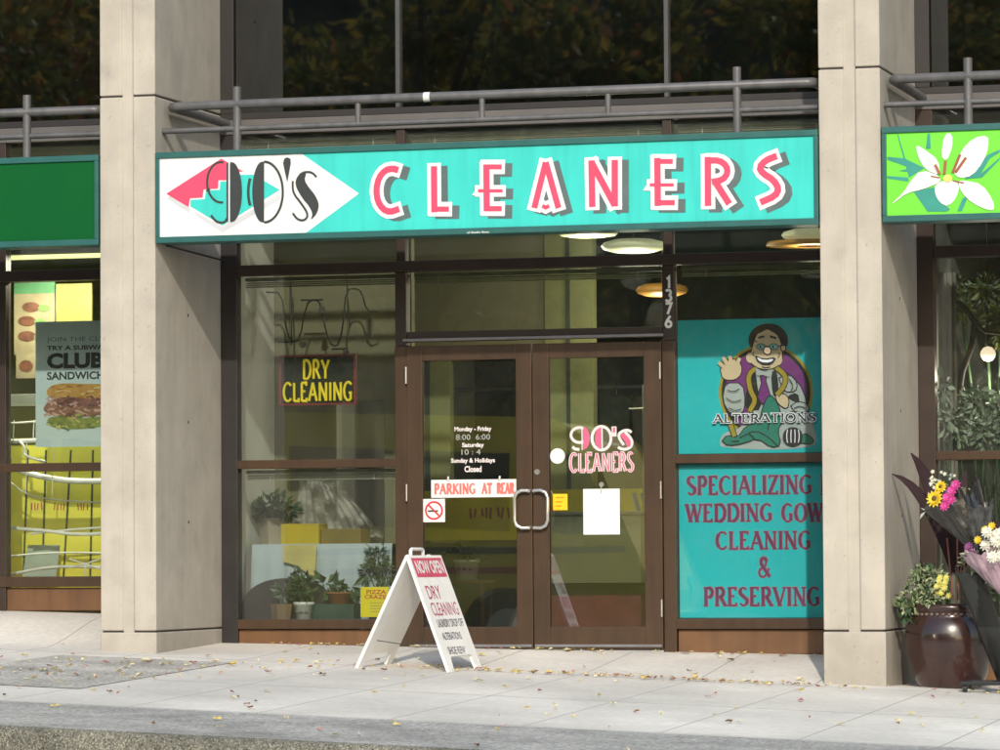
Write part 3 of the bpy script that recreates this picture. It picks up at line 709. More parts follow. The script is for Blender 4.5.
for i, (a, b) in enumerate([((518, 330), (565, 215)), ((535, 330), (602, 235)), ((438, 340), (408, 280)), ((466, 340), (474, 255)), ((380, 352), (440, 362)), ((520, 380), (590, 395))]): rib(lp, [a, b], .018 if i < 4 else .009, y-.008-.0003*i, pL)
lp.mat(mat('print_pistil', hexc(225, 205, 110), .5)); poly(lp, arc(487, 365, 28, 24, 0, 340, 14), y-.0105, pL)
lp.build('printed_lily', None, s3)

# ------------------------------------------------------------------ railings
def railing(x0, x1, posts, struts, label, cap0=True):
    r = thing('railing', label, 'railing', ((x0+x1)/2, -1.2, 3.5), 'pipe railings over the shop signs')
    yr = -1.2; zt, zl = 3.765, 3.597
    mb = MB(); mb.tube([(x0+.055, -.0, zt), (x0+.055, yr+.05, zt), (x0+.075, yr+.012, zt), (x0+.11, yr, zt), (x1-.11, yr, zt), (x1-.075, yr+.012, zt), (x1-.055, yr+.05, zt), (x1-.055, 0, zt)], .031, 14); mb.build('top_rail', M_rail, r)
    mb = MB(); mb.tube([(x0-.002, yr, zl), (x1+.002, yr, zl)], .02, 12); mb.build('lower_rail', M_rail, r)
    for x in posts:
        mb = MB(); mb.tube([(x, yr, 3.42), (x, yr, 3.885)], .029, 12); mb.build('post', M_rail, r)
    for x in struts:
        mb = MB(); mb.tube([(x, yr, zl), (x, yr, zt)], .02, 10); mb.build('strut', M_rail, r)
    return r
def X(u, v, Y): return at(u, v, Y)[0]
rl = railing(XL1, XR0, [X(237, 100, -1.2), X(737, 90, -1.2)], [X(358, 110, -1.2), X(482, 106, -1.2), X(608, 101, -1.2)], 'grey pipe railing over the teal sign')
tp = MB(); xx = X(427, 98, -1.2); tp.tube([(xx-.02, -1.2, 3.765), (xx+.025, -1.2, 3.765)], .0335, 14, cap=False); tp.build('tape_wrap', M_paper, rl)
railing(-7.37, XL0, [X(27, 120, -1.2), -6.6], [-4.8, -5.7], 'grey pipe railing over the dark green sign')
railing(XR1, 7.37, [X(968, 85, -1.2), 6.9], [4.2, 5.1, 6.0], 'grey pipe railing over the lily sign')

# ------------------------------------------------------------------ building behind the glass
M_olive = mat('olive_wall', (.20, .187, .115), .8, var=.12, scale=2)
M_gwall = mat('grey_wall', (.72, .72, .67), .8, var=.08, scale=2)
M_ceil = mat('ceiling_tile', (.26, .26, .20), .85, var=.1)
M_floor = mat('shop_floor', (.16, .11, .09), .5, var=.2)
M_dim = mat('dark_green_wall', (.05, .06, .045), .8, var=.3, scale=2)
def room(x0, x1, z0, depth, label, wl, wr, wb, ceil=3.66):
    r = thing('shop_interior', label, 'room', ((x0+x1)/2, depth/2, z0), 'rooms behind the shop fronts')
    for nm_, b, m in [('left_wall', (x0-.1, x0, .1, depth, z0, ceil), wl), ('right_wall', (x1, x1+.1, .1, depth, z0, ceil), wr), ('back_wall', (x0, x1, depth, depth+.1, z0, ceil), wb),
                      ('ceiling', (x0, x1, .1, depth, ceil, ceil+.08), M_ceil), ('floor', (x0, x1, .1, depth, z0-.1, z0), M_floor)]:
        mb = MB(); mb.box(*b); mb.build(nm_, m, r)
    return r
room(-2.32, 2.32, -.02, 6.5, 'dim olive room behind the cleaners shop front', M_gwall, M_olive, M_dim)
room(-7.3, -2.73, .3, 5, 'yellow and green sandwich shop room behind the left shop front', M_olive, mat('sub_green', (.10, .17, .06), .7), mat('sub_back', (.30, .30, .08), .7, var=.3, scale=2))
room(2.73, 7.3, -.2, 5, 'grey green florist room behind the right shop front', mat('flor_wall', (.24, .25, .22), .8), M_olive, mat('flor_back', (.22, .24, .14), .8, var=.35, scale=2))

# ---- the two neighbouring shop fronts (glazing only partly in the frame)
def side_front(x0, x1, mulls, sill0, sill1, base0, label, gm):
    r = thing('storefront', label, 'shop front', ((x0+x1)/2, 0, base0), 'shop fronts between the columns')
    def mem(name, b, m=M_bronze):
        mb = MB(); mb.box(*b); mb.build(name, m, r, bevel=.004)
    mem('jamb', (x0, x0+.115, -.03, .07, base0, ZB0)); mem('jamb', (x1-.115, x1, -.03, .07, base0, ZB0))
    for m_ in mulls: mem('mullion', (m_-.05, m_+.05, -.03, .07, base0, ZB0))
    mem('transom', (x0+.115, x1-.115, -.045, .065, ZT0, ZT1+.005)); mem('middle_bar', (x0+.115, x1-.115, -.032, .06, ZM0, ZM1), M_bronze_d)
    mem('sill', (x0+.115, x1-.115, -.04, .1, sill0, sill1), M_bronze_d); mem('base_panel', (x0+.115, x1-.115, -.005, .05, base0, sill0-.004), M_panel)
    e = [x0+.115]+[m_ for m_ in mulls]+[x1-.115]
    for i, (a, b) in enumerate(zip(e[:-1], e[1:])):
        a2 = a+(.05 if i else 0); b2 = b-(.05 if i < len(e)-2 else 0)
        pane(a2, b2, ZM1, ZT0, gm, r); pane(a2, b2, sill1, ZM0, gm, r); pane(a2, b2, ZT1+.005, ZB0, gm, r)
    return r
side_front(-7.37, -2.7275, [-4.03, -5.6], .445, .521, .275, 'bronze framed shop window with a yellow booth behind it, under the dark green sign', M_glass)
side_front(2.7325, 7.37, [4.6, 6.0], -.06, .02, -.24, 'dark framed shop window with foliage behind it, under the lily sign', M_glass)

# ------------------------------------------------------------------ posters in the cleaners window
M_pteal = mat('poster_teal', hexc(14, 224, 240), .55, var=.07, scale=1.5)
YP = .045
def poster(name, x0, x1, z0, z1, m, label, y=YP):
    mb = MB(); mb.box(x0, x1, y, y+.004, z0, z1); o = mb.build(name, m)
    return tag(o, label, 'poster')
x0p = 1.03; x1p = 2.225
po1 = poster('window_poster', x0p, x1p, 1.35, at(700, 320, YP)[1], M_pteal, 'teal window poster with a cartoon tailor and the word ALTERATIONS')
po2 = poster('window_poster', x0p, x1p, .212, 1.278, M_pteal, 'teal window poster lettered about wedding gown cleaning and preserving')
wl = MB(); M_wed = mat('print_plum', hexc(124, 62, 118), .5); M_wed2 = mat('print_rose', hexc(205, 95, 125), .5)
for t, u0, u1, v0, v1 in [('SPECIALIZING', 687, 812, 475.5, 494.5), ('IN', 821, 838, 475.5, 494.5), ('WEDDING', 686, 772.5, 504, 521.5), ('GOWNS', 782, 846, 503.5, 521.5), ('CLEANING', 716, 811, 531.5, 549), ('&', 758, 771, 558, 577), ('PRESERVING', 704, 820, 587.5, 605.5)]:
    a = at(u0, v1, YP); b = at(u1, v0, YP)
    wl.mat(M_wed2); stroke_text(wl, t, a[0], b[0], a[1], b[1], YP-.0015, .029, .018, serif=.017)
    wl.mat(M_wed); stroke_text(wl, t, a[0], b[0], a[1], b[1], YP-.004, .017, .008, serif=.013)
wl.build('lettering', None, po2)
def pT(zx, zy): return at(710+zx*.2, 310+zy*.2, YP)
tm = MB(); c_ = {}
def tc_(n, r, g, b): return mat('print_'+n, hexc(r, g, b), .55, var=.04)
K = tc_('outline', 22, 24, 24); FL = tc_('flesh', 252, 226, 192); PU = tc_('purple', 140, 52, 150); GO = tc_('gold', 196, 172, 50); WH = tc_('shirt', 205, 215, 220); TG = tc_('trouser', 35, 148, 132); HA = tc_('hair', 52, 38, 40); CY = tc_('lens', 120, 190, 190)
lay = [0]
def tp_(m, pts, sm=1):
    lay[0] += 1; tm.mat(m); poly(tm, smoothpts(pts, True, sm) if sm else pts, YP-.0008-.00035*lay[0], pT)
def tr_(m, pts, w, sm=1, closed=False):
    lay[0] += 1; tm.mat(m); rib(tm, smoothpts(pts, k=sm) if sm and len(pts) > 2 else pts, w*.0014, YP-.0008-.00035*lay[0], pT, closed)
tp_(GO, arc(280, 410, 236, 240, 0, 350, 36), 0); tp_(K, arc(280, 410, 222, 228, 0, 350, 36), 0); tp_(PU, arc(280, 410, 205, 212, 0, 350, 36), 0)
def op(m, pts, sm=1):   # filled shape with a dark outline
    tp_(m, pts, sm); tr_(K, (pts+[pts[0]]), 5, sm)
tp_(WH, [(45, 660), (70, 610), (150, 600), (200, 500), (480, 480), (540, 640), (515, 685), (330, 700), (60, 690)])
op(WH, [(200, 300), (265, 285), (340, 290), (440, 350), (492, 470), (470, 520), (400, 500), (380, 560), (240, 560), (185, 450)])
tp_(K, [(205, 310), (228, 300), (240, 400), (262, 500), (190, 505), (170, 470)]); tp_(K, [(305, 310), (335, 300), (345, 400), (330, 440), (312, 420)]); tp_(K, [(385, 430), (440, 410), (450, 470), (400, 450)])
op(PU, [(250, 325), (285, 318), (280, 355), (303, 430), (262, 475), (238, 435), (258, 365)], 0)
op(WH, [(78, 365), (165, 365), (178, 460), (165, 520), (105, 525), (62, 455)])
op(FL, [(60, 335), (50, 290), (70, 250), (120, 240), (160, 270), (160, 320), (130, 350), (80, 352)])
for a, b in (((70, 285), (44, 262)), ((82, 262), (66, 236)), ((105, 252), (100, 230)), ((140, 262), (150, 240))): tr_(K, [a, b], 26, 0); tr_(FL, [a, b], 19, 0)
op(WH, [(345, 340), (400, 320), (440, 365), (430, 410), (370, 410)])
op(FL, [(325, 425), (375, 415), (400, 450), (388, 500), (340, 470)])
op(WH, [(405, 480), (440, 455), (490, 470), (500, 510), (430, 515)])
op(TG, [(62, 655), (85, 625), (140, 640), (180, 580), (250, 560), (262, 490), (300, 415), (345, 470), (362, 560), (340, 600), (358, 675), (310, 690), (240, 640), (170, 668), (90, 680)])
op(TG, [(455, 665), (468, 610), (522, 645), (512, 672)])
tr_(K, [(150, 640), (230, 600), (300, 640), (340, 680)], 6); tr_(K, [(260, 520), (300, 560), (290, 600)], 6)
tr_(K, [(238, 285), (190, 325), (205, 410), (232, 450), (198, 508)], 30, 2); tr_(GO, [(238, 285), (190, 325), (205, 410), (232, 450), (198, 508)], 22, 2)
tr_(K, [(330, 285), (385, 330), (372, 385), (335, 425)], 30, 2); tr_(GO, [(330, 285), (385, 330), (372, 385), (335, 425)], 22, 2)
tr_(K, [(104, 568), (125, 632)], 30, 0); tr_(GO, [(104, 568), (125, 632)], 22, 0)
tp_(WH, [(230, 285), (270, 315), (320, 285), (300, 335), (265, 325), (235, 330)], 0)
tp_(HA, [(204, 196), (192, 150), (206, 108), (240, 78), (290, 66), (345, 76), (384, 112), (394, 155), (384, 190), (355, 160), (225, 165)])
op(FL, [(206, 215), (220, 160), (236, 118), (262, 108), (288, 92), (320, 110), (340, 122), (358, 160), (366, 210), (362, 262), (318, 298), (250, 298), (198, 262)], 2)
op(FL, [(355, 180), (382, 175), (380, 208), (358, 205)])
tp_(FL, arc(205, 240, 22, 26, 0, 340, 14), 0); tp_(FL, arc(340, 250, 24, 28, 0, 340, 14), 0)
for cx in (258, 322):
    tp_(K, arc(cx, 184, 25, 17, 0, 345, 18), 0); tp_(CY, arc(cx, 184, 22.5, 14.5, 0, 345, 18), 0); tp_(WH, arc(cx, 188, 15, 8, 180, 360, 10), 0); tp_(K, arc(cx-4, 185, 5, 5.5, 0, 340, 10), 0)
tr_(K, [(283, 182), (297, 182)], 4, 0); tr_(K, [(347, 182), (366, 176)], 4, 0)
tr_(K, [(226, 232), (216, 222), (222, 208)], 4); tr_(K, [(342, 240), (352, 228), (346, 212)], 4); tr_(K, [(262, 284), (284, 290), (304, 284)], 4)
tr_(K, [(90, 400), (120, 410), (150, 395)], 4); tr_(K, [(84, 440), (118, 462), (160, 450)], 4); tr_(K, [(96, 490), (130, 505), (160, 495)], 4); tr_(K, [(400, 345), (420, 380), (408, 405)], 4); tr_(K, [(425, 490), (455, 480), (480, 492)], 4)
tr_(K, [(265, 330), (255, 345)], 3, 0); tr_(K, [(200, 620), (225, 640)], 4, 0); tr_(K, [(110, 655), (150, 655)], 4, 0)
tr_(K, [(206, 150), (240, 158)], 5, 0); tr_(K, [(245, 140), (275, 132)], 10, 0); tr_(K, [(305, 132), (335, 142)], 10, 0)
op(FL, [(278, 185), (305, 185), (312, 215), (290, 225), (268, 212)])
tp_(K, [(222, 222), (268, 246), (340, 234), (312, 276), (250, 272)]); tp_(WH, [(234, 234), (272, 252), (328, 244), (304, 264), (256, 262)])
tp_(K, arc(418, 632, 50, 46, 0, 345, 20), 0)
for dx in (-26, -8, 10, 28): tr_(WH, [(418+dx, 598), (418+dx*1.2, 630), (418+dx, 664)], 4)
a = at(710+22*.2, 310+563*.2, YP); b = at(710+533*.2, 310+517*.2, YP); yy = YP-.0012-.00036*(lay[0]+1)
tm.mat(WH); stroke_text(tm, 'ALTERATIONS', a[0], b[0], a[1], b[1], yy, .022, .018, serif=.014)
tm.mat(K); stroke_text(tm, 'ALTERATIONS', a[0], b[0], a[1], b[1], yy-.0022, .0125, .007, serif=.011)
tm.build('tailor_artwork', None, po1)

# ------------------------------------------------------------------ things fixed to or hung in the doors and window
def signplate(name, label, cat, px, y, m, th=.004, bevel=.0):
    (x0, z1), (x1, z0) = at(px[0], px[1], y), at(px[2], px[3], y)
    mb = MB(); mb.box(x0, x1, y, y+th, z0, z1); o = mb.build(name, m, None, bevel=bevel); tag(o, label, cat); return o, x0, x1, z0, z1
M_red = mat('print_red', hexc(205, 45, 60), .5); M_redp = mat('print_faded_red', hexc(214, 110, 105), .5)
YG = -.036
o, x0, x1, z0, z1 = signplate('parking_sign', 'white plate reading PARKING AT REAR on the left door', 'sign', (431, 480, 517, 497), YG, M_paper, bevel=.002)
pk = MB(); pk.mat(M_redp)
for t, a_, b_ in (('PARKING', .04, .52), ('AT', .595, .71), ('REAR', .77, .965)): stroke_text(pk, t, x0+(x1-x0)*a_, x0+(x1-x0)*b_, z0+.028, z1-.03, YG-.0015, .016, .012, serif=.007)
pk.build('lettering', None, o)
for f in (.2, .8): sc = MB(); sc.tube([(x0+(x1-x0)*f, YG-.004, z1-.008), (x0+(x1-x0)*f, YG+.003, z1+.022)], .008, 8); sc.build('suction_cup', mat('clear_plastic', (.5, .5, .48), .2), o)
o, x0, x1, z0, z1 = signplate('no_smoking_sign', 'small square white no smoking sign on the left door', 'sign', (423, 499, 445, 522), YG, M_paper)
nsm = MB(); nsm.mat(M_black); cx, cz = (x0+x1)/2, (z0+z1)/2
nsm.ribbon([(cx-.045, cz-.004), (cx+.03, cz-.004)], .012, YG-.0015)
nsm.mat(M_red); nsm.ribbon(arc(cx, cz, .06, .06, 0, 350, 28), .013, YG-.002, True); nsm.ribbon([(cx-.042, cz+.042), (cx+.042, cz-.042)], .012, YG-.0026)
nsm.build('symbol', None, o)
mb = MB(); p = at(557.5, 456, YG); mb.prism(arc(p[0], p[1], .054, .054, 0, 345, 24), YG, YG+.003)
tag(mb.build('round_sticker', M_paper), 'round white sticker on the right door beside the lettering', 'sticker')
o, x0, x1, z0, z1 = signplate('hours_tag', 'small yellow tag stuck on the right door beside its handle', 'tag', (553, 494, 567.5, 510), YG, mat('tag_yellow', hexc(245, 190, 20), .5, var=.1, scale=20))
tg = MB(); tg.mat(mat('print_orange', hexc(200, 110, 20), .5))
for i in range(3): tg.ribbon([(x0+.02, z1-.025-.03*i), (x1-.025-.01*i, z1-.025-.03*i)], .007, YG-.0012)
tg.build('print_lines', None, o)
o, x0, x1, z0, z1 = signplate('hanging_card', 'blank white card hanging from a suction hook on the right door', 'card', (583, 489, 620, 534.5), YG, M_paper, bevel=.002)
hk = MB(); xc = (x0+x1)/2; hk.tube([(xc, YG-.003, z1-.03), (xc, YG-.003, z1+.03)], .004, 6); hk.tube([(xc, YG, z1+.03), (xc, YG+.006, z1+.03)], .018, 10); hk.build('suction_hook', M_steel, o)

# neon sign in the left window
YN = .11
(x0, z1), (x1, z0) = at(280, 355.5, YN), at(356.5, 404.5, YN)
o = thing('neon_sign', 'black framed neon sign reading DRY CLEANING in yellow tubes, hung in the window', 'sign', ((x0+x1)/2, YN, z0))
mb = MB(); mb.box(x0+.012, x1-.012, YN+.004, YN+.012, z0+.012, z1-.012); mb.build('backing_panel', mat('neon_backing', (.012, .02, .014), .25, var=.4, scale=5), o)
fr_ = MB(); M_nred = mat('neon_frame_red', (.24, .035, .035), .35)
fr_.box(x0, x1, YN-.02, YN+.016, z1-.014, z1); fr_.box(x0, x1, YN-.02, YN+.016, z0, z0+.014); fr_.box(x0, x0+.014, YN-.02, YN+.016, z0+.014, z1-.014); fr_.box(x1-.014, x1, YN-.02, YN+.016, z0+.014, z1-.014)
fr_.build('frame', M_nred, o)
M_neon = mat('neon_yellow', hexc(225, 205, 30), .4, emit=(hexc(225, 200, 20), .22))
def neon_word(t, u0, u1, v0, v1):
    a = at(u0, v1, YN); b = at(u1, v0, YN); sx = (b[0]-a[0])/text_width(t, .08); cx = a[0]; tb = MB()
    for c in t:
        w, st = G[c]
        for wt, pts in st: tb.tube([(cx+px*sx, YN-.012, a[1]+pz*(b[1]-a[1])) for px, pz in pts], .0095, 8)
        cx += (w+.08)*sx
    tb.build('neon_lettering', M_neon, o)
neon_word('DRY', 303, 330, 360, 379); neon_word('CLEANING', 283.5, 353, 382, 401.5)
for f in (.12, .88): cb = MB(); cb.tube([(x0+(x1-x0)*f, YN, z1), (x0+(x1-x0)*f, YN+.02, 2.64)], .002, 5); cb.build('hanging_wire', M_black, o)

# ------------------------------------------------------------------ inside the cleaners
# display alcove partition behind the left window
YA = 1.15
xa, xb = at(333, 400, YA)[0], at(384, 400, YA)[0]; xr = at(412, 400, YA)[0]; zt = at(350, 400, YA)[1]
mb = MB(); mb.box(-2.32, xa, YA, YA+.08, -.02, 3.6); mb.box(xb, xr, YA, YA+.08, -.02, 3.6); mb.box(xa, xb, YA, YA+.08, zt, 3.6)
tag(mb.build('partition_wall', M_olive), 'olive partition wall with a dark doorway behind the neon sign', 'wall')
YB = 2.7
xs = [at(u, 400, YB)[0] for u in (405, 450, 546, 594)]; zh = at(500, 356, YB)[1]
M_olive2 = mat('olive_trim', (.24, .245, .11), .7, var=.1)
pw = thing('partition_wall', 'olive partition with a wide dark opening seen through the doors', 'wall', ((xs[0]+xs[3])/2, YB, 0))
mb = MB(); mb.box(xs[0], xs[2]+.2, YB, YB+.1, zh, 3.6); mb.build('header', M_olive, pw)
mb = MB(); mb.box(xs[0], xs[1], YB, YB+.1, 0, zh); mb.build('post', M_olive2, pw); mb = MB(); mb.box(xs[2], xs[3], YB-.02, YB+.1, 0, 3.6); mb.build('post', M_olive2, pw)
mb = MB(); mb.box((xs[0]+xs[1])/2-.02, (xs[0]+xs[1])/2+.02, YB-.012, YB-.001, 0, zh); mb.box((xs[2]+xs[3])/2-.02, (xs[2]+xs[3])/2+.01, YB-.032, YB-.021, 0, 3.6); mb.build('dark_trim', M_dim, pw)

# garments on a rail at the back
gr = thing('garment_rail', 'dark pipe garment rail across the back of the shop', 'clothes rail', (0, 4.2, 0)); mb = MB(); mb.tube([(-1.9, 4.2, 2.0), (2.1, 4.2, 2.0)], .018, 8); mb.build('rail', M_rail, gr)
for x in (-1.85, 2.05): mb = MB(); mb.tube([(x, 4.2, 0), (x, 4.2, 2.0)], .018, 8); mb.build('upright', M_rail, gr)
gcols = [((.03, .03, .05), 'navy'), ((.05, .02, .025), 'maroon'), ((.03, .05, .04), 'bottle green'), ((.06, .055, .05), 'taupe'), ((.02, .02, .02), 'black'), ((.05, .05, .06), 'slate'), ((.10, .02, .03), 'crimson'), ((.04, .05, .08), 'denim blue')]
for i, (c, nm_) in enumerate(gcols):
    x = -1.0+.27*i; L = .8+.12*(i % 3); gm = mat('cloth_'+nm_.replace(' ', '_'), c, .9, var=.3, scale=6)
    t = thing('garment', '%s garment hanging on the rail at the back, between its neighbours' % nm_, 'garment', (x, 4.2, 1.95), 'garments hanging at the back')
    mb = MB(); pts = [(-.04, -.03), (.04, -.03), (.2, -.1), (.23, -.4), (.19, -L*.7), (.22, -L), (-.22, -L), (-.19, -L*.7), (-.23, -.4), (-.2, -.1)]
    mb.prism([(x+px*.6, 1.95+pz) for px, pz in pts], 4.12, 4.28); mb.build('cloth', gm, t, bevel=.03)
    mb = MB(); mb.tube([(x-.11, 4.2, 1.86), (x, 4.2, 1.93), (x+.11, 4.2, 1.86)], .004, 5); mb.tube([(x, 4.2, 1.93), (x, 4.2, 2.0), (x+.02, 4.2, 2.03)], .003, 5); mb.build('hanger', M_steel, t)
# chrome stand seen through the right door
x, z = at(643, 385, 1.9); x2, z2 = at(629, 409, 1.9); x3 = at(649, 409, 1.9)[0]
st = thing('garment_stand', 'thin chrome garment stand with a short cross arm behind the right door', 'stand', (x, 1.9, 0))
mb = MB(); mb.tube([(x, 1.9, .0), (x, 1.9, z)], .008, 8); mb.build('pole', M_steel, st); mb = MB(); mb.tube([(x2, 1.9, z2), (x3, 1.9, z2+.005)], .008, 8); mb.build('arm', M_steel, st)
for a in range(3): mb = MB(); mb.tube([(x, 1.9, .06), (x+.2*math.cos(a*2.1), 1.9+.2*math.sin(a*2.1), -.01)], .008, 6); mb.build('foot', M_steel, st)
# counter
YC = 1.7
c0 = at(545, 516, YC); c1 = at(641, 583, YC); zc1 = c0[1]; zc0 = c1[1]; zr = at(600, 595, YC)[1]
ct = thing('counter', 'white fronted service counter with a rose red base behind the right door', 'counter', ((c0[0]+c1[0])/2, YC+.3, 0))
xl_ = c0[0]-.05; xr_ = c1[0]
mb = MB(); mb.box(xl_, xr_, YC, YC+.6, zc0, zc1); mb.build('front_panel', mat('counter_cream', (.80, .78, .58), .5, var=.05), ct, bevel=.004)
mb = MB(); mb.box(xl_+.01, xr_+.3, YC+.02, YC+.6, zr, zc0-.003); mb.build('band', mat('counter_band', (.09, .10, .03), .6), ct)
mb = MB(); mb.box(xl_, xr_, YC-.01, YC+.6, -.02, zr-.003); mb.build('base', mat('counter_base', (.86, .20, .32), .7, var=.15), ct)
mb = MB(); mb.box(xl_-.02, xr_+.02, YC-.03, YC+.62, zc1+.002, zc1+.03); mb.build('worktop', mat('counter_top', (.3, .3, .25), .4), ct, bevel=.005)
# yellow panel added for the vehicle mirrored in the doors, over a rear bench
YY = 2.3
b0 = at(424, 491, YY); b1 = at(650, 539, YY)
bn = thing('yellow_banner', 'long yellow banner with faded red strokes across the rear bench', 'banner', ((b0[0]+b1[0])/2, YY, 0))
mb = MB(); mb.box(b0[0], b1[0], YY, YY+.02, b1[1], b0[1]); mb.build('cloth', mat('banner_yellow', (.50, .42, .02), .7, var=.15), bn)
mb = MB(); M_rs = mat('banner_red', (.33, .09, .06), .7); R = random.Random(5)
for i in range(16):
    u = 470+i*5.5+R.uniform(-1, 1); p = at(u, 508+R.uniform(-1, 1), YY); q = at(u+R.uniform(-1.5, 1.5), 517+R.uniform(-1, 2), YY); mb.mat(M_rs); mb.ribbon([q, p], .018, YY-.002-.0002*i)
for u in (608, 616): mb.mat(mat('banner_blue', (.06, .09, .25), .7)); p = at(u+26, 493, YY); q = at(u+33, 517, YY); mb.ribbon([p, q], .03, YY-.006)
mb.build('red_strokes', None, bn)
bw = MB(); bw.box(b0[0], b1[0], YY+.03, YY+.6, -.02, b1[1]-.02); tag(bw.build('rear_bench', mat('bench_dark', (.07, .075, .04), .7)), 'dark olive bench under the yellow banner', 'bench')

# ceiling lamps
M_lamp = mat('lamp_shade_glow', (.5, .5, .33), .5, emit=((.80, .82, .48), .2)); M_lampo = mat('lamp_rim_amber', (.45, .22, .04), .5, emit=((.8, .40, .08), .06))
def lamp(u, v, y, r, h, label, amber=False, rim=None):
    x, z = at(u, v, y)
    t = thing('ceiling_lamp', label, 'lamp', (x, y, z), 'disc lamps hung from the ceiling')
    mb = MB(); mb.lathe([(.002, h/2), (r*.6, h*.46), (r*.92, h*.25), (r, 0), (r*.92, -h*.25), (r*.6, -h*.46), (.002, -h/2)], (x, y, z)); mb.build('shade', M_lampo if amber else M_lamp, t)
    mb = MB(); mb.tube([(x, y, z+h/2), (x, y, 3.66)], .008, 6); mb.build('stem', M_dark, t)
    pl = bpy.data.lights.new('bulb', 'POINT'); pl.energy = 14; pl.color = (1, .93, .70); pl.shadow_soft_size = .12
    lo = bpy.data.objects.new('bulb', pl); COL.objects.link(lo); lo.location = (x, y, z-h/2-.15)
    lo.parent = t; lo.matrix_parent_inverse = t.matrix_basis.inverted()
    if rim: mb = MB(); mb.lathe([(r*.5, -h/2-.005), (r*1.45, -h/2-.005), (r*1.5, -h/2-.03), (r*.5, -h/2-.035)], (x, y, z)); mb.build('rim', M_lampo, t)
lamp(588, 234, 1.4, .22, .05, 'narrow disc ceiling lamp just under the teal sign, left of the fuller one')
lamp(634, 246, 1.1, .24, .10, 'fullest pale disc ceiling lamp under the teal sign above the right door')
lamp(812, 235, 1.0, .22, .09, 'pale disc ceiling lamp with an amber rim beside the right column', rim=True)
lamp(662, 290, 2.4, .20, .10, 'amber ceiling lamp behind the house number mullion', amber=True)

# spotlights on bent cables in the left window
yc = .75
cbt = thing('spotlight_cable', 'bent dark spotlight cable with three small chrome heads above the neon sign', 'spotlight', (at(315, 320, yc)[0], yc, 2.4))
mb = MB()
for P in ([(266, 292), (281, 293), (286, 322), (290, 342), (299, 340), (307, 304), (315, 299), (320, 304), (327, 334), (333, 347), (338, 344), (344, 322), (347, 290), (354, 288), (362, 292), (368, 312), (376, 311)], [(290, 264), (291, 345)], [(345, 264), (347, 292)]):
    mb.tube([(at(u, v, yc)[0], yc+.02*math.sin(i), at(u, v, yc)[1]) for i, (u, v) in enumerate(smoothpts(P, k=1))], .006, 6)
for u, v, w in ((285, 342, 14), (312, 300, 22), (340, 349, 16)): mb.tube([(at(u-w/2, v, yc)[0], yc, at(u, v, yc)[1]), (at(u+w/2, v-1, yc)[0], yc, at(u, v, yc)[1])], .007, 6)
mb.build('cable', M_black, cbt)
for u, v in ((303, 341), (322, 306), (346, 350)):
    x, z = at(u, v, yc); mb = MB(); mb.tube([(x, yc, z), (x+.02, yc-.06, z-.03)], .02, 10, radii=[.012, .028]); mb.build('spot_head', M_steel, cbt)

# ---- plant table and window pots
M_leaf1 = mat('leaf_dark', (.035, .075, .03), .5, var=.4, scale=12); M_leaf2 = mat('leaf_mid', (.07, .13, .045), .5, var=.4, scale=12); M_leaf3 = mat('leaf_grey', (.16, .21, .15), .5, var=.3, scale=12)
M_cloth = mat('tablecloth_pale', (.46, .55, .62), .85, var=.06, scale=4)
YT0, YT1 = .5, 1.02
t0 = at(252, 545, YT0); t1 = at(392, 545, YT0)
tb = thing('display_table', 'draped display table standing in the left window', 'table', ((t0[0]+t1[0])/2, .76, 0))
zt = t0[1]
mb = MB(); mb.box(t0[0]+.02, t1[0]-.02, YT0+.03, YT1, zt-.03, zt); mb.build('table_top', M_bronze, tb)
for x in (t0[0]+.06, t1[0]-.06):
    for y in (YT0+.07, YT1-.06): mb = MB(); mb.tube([(x, y, -.02), (x, y, zt-.03)], .02, 8); mb.build('leg', M_bronze, tb)
vs = []; fs = []; n = 70; Rn = random.Random(2)
prof = [(YT1, zt+.004), (YT0+.02, zt+.006), (YT0, zt-.01), (YT0-.005, zt-.15), (YT0-.01, zt-.32), (YT0-.015, .02)]
for i in range(n+1):
    x = t0[0]+(t1[0]-t0[0])*i/n
    for j, (y, z) in enumerate(prof):
        w = max(0, j-2)/3; vs.append((x, y-.035*w*(.5+.5*math.sin(i*.75)+.4*math.sin(i*.31+1)), z))
k_ = len(prof)
fs = [(i*k_+j, (i+1)*k_+j, (i+1)*k_+j+1, i*k_+j+1) for i in range(n) for j in range(k_-1)]
mb = MB(); mb.add(vs, fs, True); tag(mb.build('tablecloth', M_cloth), 'pale blue white tablecloth draped over the window table', 'tablecloth')

